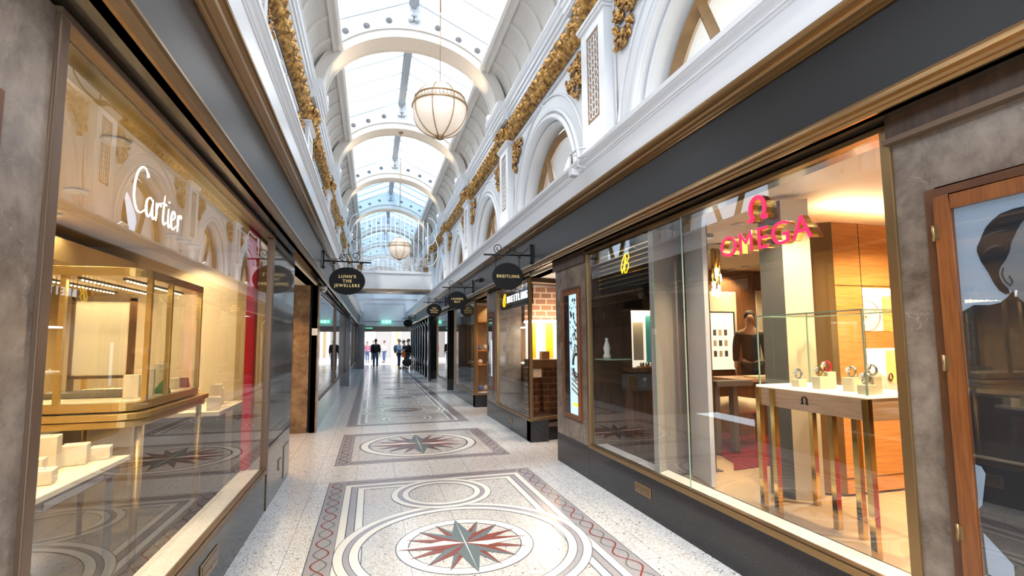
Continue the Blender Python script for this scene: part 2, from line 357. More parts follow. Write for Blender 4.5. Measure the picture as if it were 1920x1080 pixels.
def band3(cx, cy, r1, r0, n=96):
    """white, lilac, white ring with dark outlines"""
    w = r1-r0
    q = 0.0005 if r1 < 0.7 else 0.0
    ring(cx, cy, r0-0.008, r1+0.006, 0.0032+q, 'mosaic_line', n); ring(cx, cy, r1-w*0.36, r1, 0.0035+q, 'mosaic_white', n)
    ring(cx, cy, r0+w*0.36+0.006, r1-w*0.36-0.006, 0.0035+q, 'mosaic_lilac', n); ring(cx, cy, r0, r0+w*0.36, 0.0035+q, 'mosaic_white', n)
def star(cx, cy, L):
    for k in range(16):
        a = 2*PI*k/16
        kind = 0 if k % 4 == 0 else (1 if k % 4 == 2 else 2)
        ln = L*(1.0, 0.90, 0.93)[kind]; w = L*(0.16, 0.115, 0.075)[kind]; rb = L*(0.30, 0.34, 0.42)[kind]
        ns = (k % 8 == 4)          # the pair along the arcade is slate
        if kind == 0: ca, cb = ('mosaic_slate', 'mosaic_slate') if ns else ('mosaic_rust', 'mosaic_white')
        elif kind == 1: ca, cb = 'mosaic_rust', 'mosaic_slate'
        else: ca, cb = 'mosaic_rust', 'mosaic_rust' if k % 8 in (1, 7) else 'mosaic_slate'
        d = Vector((math.cos(a), math.sin(a))); p = Vector((-d.y, d.x)); c = Vector((cx, cy))
        z = (Z6, Z5, Z4)[kind]
        t = c+d*ln; l = c+d*rb+p*w; r = c+d*rb-p*w
        flat([c, l, t], z, ca); flat([c, t, r], z, cb)
        if kind == 0 and ns:
            q = p*L*0.008; flat([c-q, c+q, t], z+0.0005, 'mosaic_white')
def guilloche(x, y0, y1, amp, along_y=True, cross=None):
    wl = 0.40; n = max(1, round((y1-y0)/wl)); wl = (y1-y0)/n; st = 14
    for ph, m, z in ((0, 'mosaic_red', 0.0030), (PI, 'mosaic_sage', 0.0024)):
        vs = []; fs = []
        N = n*st
        for i in range(N+1):
            t = y0+(y1-y0)*i/N; a = PI*(t-y0)/(wl*0.5)+ph; off = amp*math.sin(a)
            sl = amp*PI/(wl*0.5)*math.cos(a); h = 0.0065*math.sqrt(1+sl*sl)
            for sgn in (-1, 1):
                u, v = x+off+sgn*h, t
                vs.append((u, v, z) if along_y else (v, u, z))
        for i in range(N): fs.append((2*i, 2*i+1, 2*i+3, 2*i+2))
        fl.add(vs, fs, m)
XA, XB = -0.43, 1.90
def lilac_border(y0, y1, w=0.175):
    frame(XA-0.008, XB+0.008, y0-0.008, y1+0.008, w+0.016, Z1, 'mosaic_line'); frame(XA, XB, y0, y1, w, Z2, 'mosaic_lilac')
    for x in (XA+w/2, XB-w/2): guilloche(x, y0+0.05, y1-0.05, w*0.31)
    for y in (y0+w/2, y1-w/2): guilloche(y, XA+w, XB-w, w*0.2, along_y=False)
def long_panel(y0, y1, first, n):
    rect(XA+0.1, XB-0.1, y0+0.1, y1-0.1, 0.0004, 'terrazzo_inner')
    lilac_border(y0, y1)
    a, b = XA+0.18, XB-0.18
    for k, (m, w0, w1) in enumerate((('mosaic_white', 0, 0.06), ('mosaic_line', 0.06, 0.135), ('mosaic_lilac', 0.07, 0.125), ('mosaic_white', 0.135, 0.195))):
        frame(a+w0, b-w0, y0+0.18+w0, y1-0.18-w0, w1-w0, Z3+0.0002*k, m)
    frame(a+0.195, b-0.195, y0+0.375, y1-0.375, 0.008, Z3, 'mosaic_line')
    for k in range(n):
        y = first+1.4*k; nn = 96 if y < 14 else 48
        if (k % 2 == 0):
            band3(C0, y, 0.515, 0.345, nn)
        else:
            band3(C0, y, 0.985, 0.81, nn)
            ring(C0, y, 0.435, 0.54, Z2, 'mosaic_line', nn); ring(C0, y, 0.445, 0.53, Z3, 'mosaic_white', nn); star(C0, y, 0.53)
long_panel(1.94, 6.18, 2.66, 3)
rect(XA+0.1, XB-0.1, 7.1, 9.15, 0.0004, 'terrazzo_inner'); lilac_border(7.0, 9.27)
ring(C0, 8.14, 0.74, 0.895, Z1, 'mosaic_line'); ring(C0, 8.14, 0.765, 0.87, Z2, 'mosaic_white'); ring(C0, 8.14, 0.872, 0.893, Z2, 'mosaic_slate'); star(C0, 8.14, 0.76)
long_panel(10.12, 32.0, 10.84, 15)
struct(fl, 'floor', 'terrazzo floor with star mosaics', fix=False)

# ---------------------------------------------------------------- lower storey: plinths, pillars, fascia
def side_prof(s, prof): return [(X(s, h), z) for h, z in prof]
H0 = 1.705     # glass plane
for s, nm in ((1, 'right'), (-1, 'left')):
    fa = MB(); fa.prism_y(side_prof(s, [(1.537, 2.70), (1.537, 3.13), (1.80, 3.13), (1.80, 2.70)]), YN, YF, 'fascia_black'); struct(fa, 'wall_'+nm, 'black shopfront fascia')
    so = MB(); so.prism_y(side_prof(s, [(1.56, 2.645), (1.56, 2.70), (1.90, 2.70), (1.90, 2.62), (1.735, 2.62), (1.735, 2.645)]), YN, YF, 'soffit_bronze')
    struct(so, 'ceiling', 'dark glossy soffit under the fascia')
    t1 = MB(); t1.prism_y(side_prof(s, [(1.56, 2.74), (1.532, 2.735), (1.530, 2.722), (1.522, 2.718), (1.512, 2.712), (1.506, 2.700), (1.506, 2.688), (1.513, 2.672), (1.527, 2.663), (1.530, 2.655), (1.545, 2.645), (1.60, 2.645), (1.60, 2.74)]), YN, YF, 'bronze_trim', smooth=False)
    struct(t1, 'trim_1', 'polished bronze moulding under the black fascia')
    t2 = MB(); t2.prism_y(side_prof(s, [(1.60, 3.114), (1.525, 3.114), (1.518, 3.124), (1.506, 3.128), (1.498, 3.140), (1.478, 3.148), (1.462, 3.158), (1.455, 3.172), (1.436, 3.180), (1.424, 3.190), (1.422, 3.206), (1.60, 3.206)]), YN, YF, 'bronze_trim')
    struct(t2, 'trim_2', 'gold brown moulding above the black fascia')
    t3 = MB(); t3.prism_y(side_prof(s, [(1.70, 3.206), (1.437, 3.206), (1.437, 3.405), (1.430, 3.41), (1.430, 3.425), (1.421, 3.435), (1.424, 3.45), (1.416, 3.47), (1.402, 3.49), (1.397, 3.50), (1.397, 3.508), (1.388, 3.515), (1.388, 3.556), (2.20, 3.562), (2.20, 3.206)]), YN, YF, 'white_gloss')
    struct(t3, 'trim_3', 'white cornice ledge over the shops')
def plinth(s, y0, y1, z1=0.395, h0=None, m='granite', nm='baseboard', depth=0.30):
    h0 = h0 or (H0-0.015); b = MB(); b.box(X(s, h0), X(s, h0+depth), y0, y1, 0, z1, m); return struct(b, 'baseboard_'+('right' if s > 0 else 'left'), 'polished dark granite plinth')
def pier(s, y0, y1, m, z0=0.0, z1=2.62, h0=None, depth=0.5, label=None):
    h0 = h0 or (H0-0.012); b = MB(); b.box(X(s, h0), X(s, h0+depth), y0, y1, z0, z1, m)
    return struct(b, 'wall_'+('right' if s > 0 else 'left'), label)
WIN = [0]
def shop_window(s, y0, y1, z0, z1, label, glassm='shop_glass', fw=0.05, post=True, joints=()):
    fm = 'brass_frame' if s > 0 else 'frame_bronze'
    WIN[0] += 1
    h = H0; g = MB(); xg = X(s, h)
    root = thing('window_%d' % WIN[0], label, None, (xg, (y0+y1)/2, z0)); root['kind'] = 'structure'; del_ = root
    g.add([(xg, y0, z0), (xg, y1, z0), (xg, y1, z1), (xg, y0, z1)], [(0, 1, 2, 3)], glassm); g.build('pane', root, fix=False)
    f = MB(); a, b2 = X(s, h-0.028), X(s, h+0.03)
    f.box(a, b2, y0-fw, y0, z0-fw, z1, fm); f.box(a, b2, y1, y1+fw, z0-fw, z1, fm)
    f.box(X(s, h-0.034), b2, y0-fw, y1+fw, z0-fw, z0-0.012, fm); f.box(X(s, h-0.018), b2, y0, y1, z0-0.012, z0, 'bronze_dark'); f.box(a, b2, y0-fw, y1+fw, z1, z1+0.03, fm)
    f.build('frame', root, bevel=0.004)
    for j in joints:
        e = MB(); e.box(X(s, h-0.003), X(s, h+0.006), j-0.003, j+0.003, z0, z1, 'glass_edge'); e.build('glass_joint', root)
    return root
# ---- side with the red letters (s=+1)
pier(1, YN, 1.79, 'marble_grey', z0=0.22, label='grey marble pier around the poster case'); plinth(1, YN, 1.79, 0.22)
b = MB(); b.box(X(1, 1.655), X(1, 1.75), YN, 1.79, 2.54, 2.645, 'wood_dark'); b.box(X(1, 1.64), X(1, 1.75), YN, 1.80, 2.515, 2.54, 'frame_bronze'); struct(b, 'trim_4', 'dark bronze head moulding over the marble pier')
plinth(1, 1.79, 5.44, 0.365)
shop_window(1, 1.84, 5.39, 0.415, 2.60, 'large shop window with the red letters', joints=(3.55,))
pier(1, 5.44, 6.47, 'marble_grey', z0=0.37, label='grey marble pier between window and doorway'); plinth(1, 5.44, 6.47, 0.37, h0=H0-0.016)
b = MB(); b.box(X(1, 1.66), X(1, 1.75), 5.44, 6.5, 2.52, 2.645, 'wood_dark'); struct(b, 'trim_5')
# recess walls
def recess(s, y0, y1, depth, m_back, m_side='wood_dark', floor_glow=None):
    b = MB(); b.box(X(s, H0+depth), X(s, H0+depth+0.1), y0-0.02, y1+0.02, 0, 2.7, m_back); struct(b, 'wall_'+('right' if s > 0 else 'left'), 'back of the doorway recess')
    c = MB(); c.box(X(s, H0), X(s, H0+depth+0.1), y0-0.02, y1+0.02, 2.62, 2.70, 'shop_cream'); struct(c, 'ceiling', 'ceiling of the doorway recess')
recess(1, 6.47, 7.66, 1.35, 'wood_brown')
CORN = [7.67, 12.13, 16.66, 20.97]
# window units between recesses; the pane starts at the near corner
def glazed_unit(s, c0, c1, c2, mp):
    """glass from c0 to c1, pier from c1 to c2"""
    plinth(s, c0, c2, 0.33 if c0 < 10 else 0.30)
    shop_window(s, c0+0.05, c1-0.05, 0.375 if c0 < 10 else 0.34, 2.56, 'shop window of the unit beyond the recess' )
    pier(s, c1, c2, mp, z0=0.33 if c0 < 10 else 0.30, label='pier beside the shop window')
glazed_unit(1, 7.67, 9.87, 10.78, 'marble_grey')
glazed_unit(1, 12.13, 15.25, 15.42, 'bronze_dark')
glazed_unit(1, 16.66, 19.5, 19.75, 'stone_dark')
recess(1, 10.78, 12.13, 1.2, 'wood_brown'); recess(1, 15.42, 16.66, 1.2, 'wood_dark'); recess(1, 19.75, 20.97, 1.2, 'wood_dark')
def return_window(s, y, dy, w, z0, label):
    """glazed side of the recess, square to the arcade"""
    WIN[0] += 1; xa, xb = X(s, H0), X(s, H0+w)
    root = thing('window_%d' % WIN[0], label, None, (xa, y, z0)); root['kind'] = 'structure'
    g = MB(); g.add([(xa, y, z0), (xb, y+dy, z0), (xb, y+dy, 2.56), (xa, y, 2.56)], [(0, 1, 2, 3)], 'shop_glass'); g.build('pane', root, fix=False)
    f = MB(); f.prism_z([(xa-0.03*s, y-0.02), (xb, y+dy-0.03), (xb, y+dy+0.03), (xa-0.03*s, y+0.05)], z0-0.05, z0, 'brass_frame')
    f.prism_z([(xa-0.028*s, y-0.02), (xa+0.022*s, y-0.02), (xa+0.022*s, y+0.05), (xa-0.028*s, y+0.05)], z0-0.05, 2.60, 'brass_frame')
    f.prism_z([(xa, y-0.01), (xb, y+dy-0.02), (xb, y+dy+0.03), (xa, y+0.05)], 2.54, 2.62, 'bronze_dark')
    f.build('frame', root)
    p = MB(); p.prism_z([(X(s, H0-0.015), y), (xb, y+dy), (xb, y+dy+0.2), (X(s, H0-0.015), y+0.2)], 0, z0-0.05, 'granite'); struct(p, 'baseboard_right', 'granite plinth turning into the recess')
return_window(1, 7.67, 0.2, 0.62, 0.375, 'glazed side of the doorway recess')
return_window(1, 12.13, 0.05, 0.55, 0.34, 'glazed side of the second recess')
for y in (16.66,):
    b = MB(); b.box(X(1, H0-0.02), X(1, H0+0.35), y, y+0.14, 0, 2.62, 'black_gloss'); b.box(X(1, H0-0.035), X(1, H0+0.36), y-0.01, y+0.15, 0, 0.36, 'granite'); struct(b, 'column', 'black pier at the recess corner')
# black piers with pale scrolled edges towards the exit
b = MB(); b.box(X(1, H0+0.9), X(1, H0+1.0), 20.97, YF, 0, 2.7, 'black_gloss'); struct(b, 'wall_right', 'dark shopfronts towards the exit')
b = MB(); b.box(X(1, 1.50), X(1, 1.62), 20.97, 21.12, 0, 2.7, 'black_gloss'); struct(b, 'column', 'black post where the shops end')
for k in range(9):
    y = 22.0+1.25*k; root = thing('column', 'black pier with a pale scrolled edge', None, (X(1, H0), y, 0)); root['kind'] = 'structure'
    b = MB(); b.box(X(1, H0-0.10), X(1, H0+0.9), y, y+0.30, 0, 2.64, 'black_gloss'); b.build('shaft', root)
    x = X(1, H0-0.10)
    t = MB(); t.tube([(x-0.012, y-0.01, 0.55), (x-0.05, y-0.01, 0.62), (x-0.055, y-0.01, 0.72), (x-0.02, y-0.01, 0.80), (x-0.012, y-0.01, 0.95), (x-0.012, y-0.01, 2.20), (x-0.03, y-0.01, 2.32), (x-0.075, y-0.01, 2.40), (x-0.12, y-0.01, 2.44), (x-0.13, y-0.01, 2.50)], 0.013, 'white_gloss', 6); t.build('scroll_edge', root)
# ---- side with the long cream window (s=-1)
pier(-1, YN, 1.79, 'marble_grey', z0=0.0, label='grey marble pier beside the long window')
plinth(-1, 1.79, 5.33, 0.375, h0=H0-0.02)
shop_window(-1, 1.84, 5.30, 0.405, 2.60, 'long cream lit shop window')
b = MB(); b.box(X(-1, H0-0.022), X(-1, H0+0.03), 5.36, 6.73, 0.0, 2.62, 'stone_dark'); struct(b, 'wall_left', 'polished dark stone panel')
b = MB(); b.box(X(-1, H0-0.028), X(-1, H0-0.02), 5.35, 5.375, 0, 2.62, 'bronze_dark'); struct(b, 'trim_6')
b = MB(); b.box(X(-1, H0-0.028), X(-1, H0-0.021), 5.38, 6.73, 0.585, 0.592, 'black_matt'); struct(b, 'trim_7')
recess(-1, 6.73, 9.65, 1.5, 'wood_brown')
b = MB(); b.box(-1.045, -0.955, 9.65, 9.72, 0, 2.62, 'marble_brown'); b.box(-1.045, -0.93, 9.65, 9.9, 0, 2.62, 'marble_brown'); struct(b, 'column', 'brown marble jamb beside the window')
b = MB(); b.box(-1.37, -1.085, 9.66, 9.9, 0, 2.66, 'marble_brown'); struct(b, 'column', 'broad brown marble jamb')
b = MB(); b.box(-1.09, -1.04, 9.70, 9.9, 0, 2.66, 'black_matt'); struct(b, 'trim_8')
b = MB(); b.box(-2.6, -1.36, 9.62, 9.9, 0, 2.66, 'wood_brown'); struct(b, 'wall_left')
plinth(-1, 9.9, 19.4, 0.50, m='stone_dark', h0=H0-0.02)
shop_window(-1, 9.95, 14.1, 0.55, 2.58, 'first reflecting window beyond the brown marble'); shop_window(-1, 14.4, 19.3, 0.55, 2.58, 'second reflecting window beyond the brown marble')
pier(-1, 14.15, 14.35, 'wood_brown', z0=0.5, h0=H0-0.02)
b = MB(); b.box(-1.3, -0.775, 19.45, 19.75, 0, 2.64, 'black_gloss'); struct(b, 'column', 'black pier beyond the reflecting windows')
plinth(-1, 19.75, 31.9, 0.4); 
for y0, y1 in ((19.8, 23.4), (23.6, 27.4), (27.6, 31.6)):
    shop_window(-1, y0+.05, y1-.05, 0.45, 2.58, 'dark shop window near the exit', post=False)
    pier(-1, y1, y1+0.2, 'black_gloss', z0=0.4)
b = MB(); b.box(-1.6, -0.44, 31.9, 33.2, 0, 2.7, 'black_gloss'); struct(b, 'wall_left', 'dark wall beside the exit')
# header wall over the exit, and the low passage to the street
hd = MB(); hd.box(-1.4, 2.9, 32.9, 33.2, 2.62, 5.2, 'white_paint'); hd.box(-0.55, 2.05, 32.86, 32.9, 2.95, 2.98, 'white_gloss'); hd.box(-0.55, 2.05, 32.86, 32.9, 4.05, 4.08, 'white_gloss')
hd.box(-0.55, -0.52, 32.86, 32.9, 2.98, 4.05, 'white_gloss'); hd.box(2.02, 2.05, 32.86, 32.9, 2.98, 4.05, 'white_gloss'); hd.box(-1.4, 2.9, 32.82, 32.9, 4.35, 4.42, 'white_gloss'); hd.box(-1.4, 2.9, 32.84, 32.9, 2.62, 2.70, 'white_gloss')
struct(hd, 'wall_back', 'white panelled wall over the exit')
b = MB(); b.box(-1.4, 3.6, 33.2, 37, 2.72, 2.85, 'cream_paint'); b.box(-1.4, 3.6, 36.7, 37, 2.35, 2.75, 'cream_paint'); struct(b, 'ceiling', 'low ceiling of the exit passage')
b = MB(); b.box(-0.9, -0.44, 33.2, 37, 0, 2.75, 'black_gloss'); struct(b, 'wall_left'); b = MB(); b.box(2.9, 3.1, 33.2, 37, 0, 2.75, 'wood_dark'); struct(b, 'wall_right')

# ---------------------------------------------------------------- upper storey
HW = 2.09; ZL = 3.56; ZS = 3.88; RA = 1.45
def arc(cy, cz, r, a0, a1, n): return [(cy+r*math.cos(R(a0+(a1-a0)*i/n)), cz+r*math.sin(R(a0+(a1-a0)*i/n))) for i in range(n+1)]
def bay_wall(s, ya, yb):
    cy = (ya+yb)/2; b = MB(); hole = arc(cy, ZS, RA, 0, 180, 40)
    outer = [(yb, ZL), (cy+RA, ZL)] + hole + [(cy-RA, ZL), (ya, ZL), (ya, 6.25), (yb, 6.25)]
    # front sheet as quads between arch and rectangle
    top = 6.25
    pts = [(cy+RA, ZL)] + hole + [(cy-RA, ZL)]
    vs = []; fs = []
    for i, (y, z) in enumerate(pts):
        if i == 0: q = (yb, ZL)
        elif i == len(pts)-1: q = (ya, ZL)
        else:
            a = R(180*(i-1)/40); d = Vector((math.cos(a), math.sin(a))); hw = (yb-ya)/2; ht = top-ZS
            k = min(hw/abs(d.x) if abs(d.x) > 1e-6 else 1e9, ht/d.y if d.y > 1e-6 else 1e9); q = (cy+d.x*k, ZS+d.y*k)
        vs += [(X(s, HW), y, z), (X(s, HW), q[0], q[1])]
    for i in range(len(pts)-1): fs.append((2*i, 2*i+1, 2*i+3, 2*i+2))
    b.add(vs, fs, 'white_paint')
    for y, sg in ((ya, -1), (yb, 1)):       # corner pieces
        b.add([(X(s, HW), cy+sg*(top-ZS)*1.0 if (top-ZS) < (yb-ya)/2 else y, top), (X(s, HW), y, top), (X(s, HW), y, ZS+(yb-ya)/2 if (yb-ya)/2 < (top-ZS) else top)], [(0, 1, 2)], 'white_paint')
    # reveals: arch thickness
    for (h0, h1, r0, r1, m) in ((HW, HW+0.10, RA, RA, 'white_paint'), (HW+0.10, HW+0.10, RA, RA-0.05, 'white_paint'), (HW+0.10, HW+0.34, RA-0.05, RA-0.05, 'white_paint'), (HW+0.40, HW+0.75, RA-0.07, RA-0.07, 'white_paint')):
        A = [(cy+r0, ZL)] + arc(cy, ZS, r0, 0, 180, 40) + [(cy-r0, ZL)]; B = [(cy+r1, ZL)] + arc(cy, ZS, r1, 0, 180, 40) + [(cy-r1, ZL)]
        vs = [(X(s, h0), y, z) for y, z in A] + [(X(s, h1), y, z) for y, z in B]; n = len(A)
        b.add(vs, [(i, i+1, i+1+n, i+n) for i in range(n-1)], m)
    o = struct(b, 'wall_'+('right' if s > 0 else 'left'), 'white upper wall with an arched opening', fix=False)
    # archivolt and label moulding
    t = MB()
    def rim(r, h, rad, m='white_gloss', z0=ZL+0.002):
        t.tube([(X(s, h), cy+r, z0)] + [(X(s, h), y, z) for y, z in arc(cy, ZS, r, 0, 180, 48)] + [(X(s, h), cy-r, z0)], rad, m, 8)
    rim(1.60, HW-0.005, 0.035); rim(1.50, HW-0.01, 0.05); rim(1.42, HW+0.09, 0.022)
    # spandrel panels: raised frame following the arch
    w = (yb-ya)/2-0.43
    for sg in (1, -1):
        a1 = math.degrees(math.acos(min(1, 0.06/1.84))); a0 = math.degrees(math.acos(w/1.84)) if w < 1.84 else 0
        pa = [(cy+sg*1.84*math.cos(R(a0+(a1-a0)*i/20)), ZS+1.84*math.sin(R(a0+(a1-a0)*i/20))) for i in range(21)]
        zt = 5.735; loop = pa + [(cy+sg*0.10, zt), (cy+sg*w, zt)]
        t.tube([(X(s, HW-0.008), y, z) for y, z in loop], 0.022, 'white_gloss', 6, closed=True)
    struct(t, 'trim_9', 'white archivolt mouldings')
def scroll(mb, c, r, turns, rad, s, m='gold_leaf', sg=1, a0=0.0, n=22, bulge=0.05, h=HW):
    """leafy scroll in the wall plane"""
    pts = []; rr = []
    for i in range(n+1):
        t = i/n; a = a0+sg*turns*2*PI*t; q = r*(1-0.82*t)
        pts.append((X(s, h-0.02-bulge*t), c[0]+q*math.cos(a), c[1]+q*math.sin(a))); rr.append(rad*(0.55+0.9*math.sin(PI*min(1, t*1.15)))+0.004)
    mb.tube(pts, rr, m, 6); mb.ball(pts[-1], rad*1.5, m, 8)
rnd = random.Random(4)
def spandrel_gold(s, ya, yb):
    cy = (ya+yb)/2; w = (yb-ya)/2-0.46
    for sg in (1, -1):
        b = MB()
        for k in range(60):
            yy = w-0.04-0.62*rnd.random()**1.3; zz = 5.69-0.62*rnd.random()
            if math.hypot(yy, zz-ZS) < 1.93: continue
            scroll(b, (cy+sg*yy, zz), 0.035+0.04*rnd.random(), 0.9, 0.013, s, sg=rnd.choice((1, -1)), a0=rnd.random()*6, n=12, bulge=0.04)
        if b.v: struct(b, 'trim_10', 'gilded foliage in the spandrel')
def pilaster(s, yc):
    b = MB(); fx = 1.975
    def bx(h0, h1, y0, y1, z0, z1, m='white_gloss'): b.box(X(s, h0), X(s, h1), y0, y1, z0, z1, m)
    bx(2.0, 2.12, yc-0.35, yc+0.35, ZL, 5.84)
    bx(fx, 2.0, yc-0.35, yc-0.19, ZL, 5.84); bx(fx, 2.0, yc+0.19, yc+0.35, ZL, 5.84); bx(fx, 2.0, yc-0.19, yc+0.19, ZL, 4.42); bx(fx, 2.0, yc-0.19, yc+0.19, 5.62, 5.84)
    bx(fx-0.012, 2.1, yc-0.36, yc+0.36, ZL, 4.13); bx(fx-0.03, 2.1, yc-0.375, yc+0.375, 5.76, 5.80); bx(fx-0.05, 2.1, yc-0.395, yc+0.395, 5.80, 5.845)
    o = struct(b, 'trim_11', 'white pilaster with a recessed panel', bevel=0.006)
    f = MB()
    f.box(X(s, 1.999), X(s, 1.992), yc-0.19, yc+0.19, 4.42, 5.62, 'wood_window')
    for i in range(11):
        z = 4.52+0.1*i
        for dy in (-0.085, 0.0, 0.085):
            f.tube([(X(s, 1.987), yc+dy+0.045*math.cos(a), z+0.052*math.sin(a)) for a in [2*PI*j/8 for j in range(8)]], 0.008, 'white_gloss', 4, closed=True)
    struct(f, 'trim_12', 'pierced tracery in the pilaster panel')
def relief(s, y0, y1, key):
    """gilded frieze: rows of curling acanthus leaves"""
    nu = max(24, int((y1-y0)/(0.014 if y0 < 15 else 0.03))); nv = 24; vs = []; fs = []
    for i in range(nu+1):
        y = y0+(y1-y0)*i/nu
        for j in range(nv+1):
            v = j/nv; base = 2.075-0.10*v; u = y/0.23
            brk = 1.0 if (j in (0, nv)) else 0.0
            ph = u+0.55*math.sin(v*2.6); fr = ph-math.floor(ph); x = (fr-0.5)*2
            leaf = max(0, 1-x*x)**0.5*math.sin(PI*min(1, 0.12+v*0.95))
            curl = math.exp(-((x*0.9)**2+((v-0.80)*3.4)**2)*2.2)*0.055 + math.exp(-((x+0.55)**2*3+((v-0.22)*4)**2)*1.6)*0.035
            flute = 0.012*math.cos(x*11)*leaf
            nz = noise.noise(Vector((y*9, v*5, s*3.1)))*0.024 + (0.5-abs(noise.noise(Vector((y*19, v*9, s)))))*0.045 + noise.noise(Vector((y*45, v*20, s)))*0.010
            h = base - (0.060*leaf+curl+flute+nz)*(1-brk) - 0.0
            vs.append((X(s, h), y, 5.835+0.375*v))
    for i in range(nu):
        for j in range(nv): a = i*(nv+1)+j; fs.append((a, a+1, a+nv+2, a+nv+1))
    b = MB(); b.add(vs, fs, 'gold_leaf', True); return struct(b, 'trim_13', 'gilded acanthus frieze', fix=False)
def console(s, yc):
    """gilded scrolled bracket breaking forward over the pilaster"""
    b = MB(); nu, nv = 28, 20; vs = []; fs = []
    for i in range(nu+1):
        u = -1+2*i/nu; y = yc+u*0.37
        for j in range(nv+1):
            v = j/nv; prof = 1.99-0.13*math.sin(PI*min(1, v*1.05))**0.8-0.09*math.exp(-((v-0.85)*5)**2)
            edge = (1-abs(u)**6)
            lobe = 0.022*math.cos(u*16)*math.sin(PI*v)+0.03*math.exp(-(u*u)*14)*math.sin(PI*v)
            nz = noise.noise(Vector((y*14, v*7, 7.3*s)))*0.03
            h = 2.08-(2.08-prof+lobe+nz)*edge
            vs.append((X(s, h), y, 5.845+0.36*v))
    for i in range(nu):
        for j in range(nv): a = i*(nv+1)+j; fs.append((a, a+1, a+nv+2, a+nv+1))
    b.add(vs, fs, 'gold_leaf', True)
    for sg in (-1, 1):
        scroll(b, (yc+sg*0.24, 6.07), 0.09, 1.2, 0.026, s, sg=sg, n=20, bulge=0.06, h=1.93)
    struct(b, 'trim_14', 'gilded console over the pilaster', fix=False)
CP = [(2.14, 6.20), (1.985, 6.20), (1.978, 6.225), (1.955, 6.235), (1.950, 6.30), (1.925, 6.32), (1.915, 6.37), (1.888, 6.385), (1.880, 6.43), (1.855, 6.46), (1.838, 6.50), (1.838, 6.515), (1.83, 6.52), (1.83, 6.575), (2.14, 6.60)]
for s, nm in ((1, 'right'), (-1, 'left')):
    for k in range(len(PK)-1):
        bay_wall(s, PK[k], PK[k+1])
        if k < 6: spandrel_gold(s, PK[k], PK[k+1])
        relief(s, PK[k]+0.36, PK[k+1]-0.36, k)
    for k, y in enumerate(PK):
        pilaster(s, y); console(s, y)
    c = MB(); c.prism_y(side_prof(s, CP), PK[0], PK[-1], 'white_gloss'); struct(c, 'trim_15', 'white main cornice')
    for y in PK:
        c = MB(); c.prism_y(side_prof(s, [(h-0.13 if h < 2.1 else h-0.2, z+0.004) for h, z in CP]), y-0.60, y+0.60, 'white_gloss'); struct(c, 'trim_16', 'cornice breaking forward under the rib')
    # cove with its ribs
    def cove(off, n=14): return [(1.44+(0.58+off)*math.cos(PI/2*i/n), 6.58+(0.83+off)*math.sin(PI/2*i/n)) for i in range(n+1)]
    cv = MB(); inn = cove(0.0); out_ = cove(0.09)
    cv.prism_y(side_prof(s, inn+out_[::-1]), PK[0], PK[-1], 'cream_paint', smooth=False)
    for k in range(len(PK)-1):
        for j in range(1, 7):
            y = PK[k]+4.6*j/7; cv.prism_y(side_prof(s, cove(-0.035)[1:-1]+cove(0.01)[1:-1][::-1]), y-0.045, y+0.045, 'cream_paint')
    cv.prism_y(side_prof(s, [(1.44, 7.35), (1.40, 7.40), (1.40, 7.52), (1.80, 7.52), (1.80, 8.02), (1.88, 8.02), (1.88, 7.43), (1.48, 7.43), (1.53, 7.385), (1.58, 7.33), (1.56, 7.31), (1.50, 7.365)]), PK[0], PK[-1], 'cream_paint')
    cv.prism_y(side_prof(s, [(1.97, 6.58), (1.965, 6.72), (2.0, 6.72), (2.02, 6.58)]), PK[0], PK[-1], 'cream_paint')
    struct(cv, 'ceiling', 'coffered cream cove', fix=True)
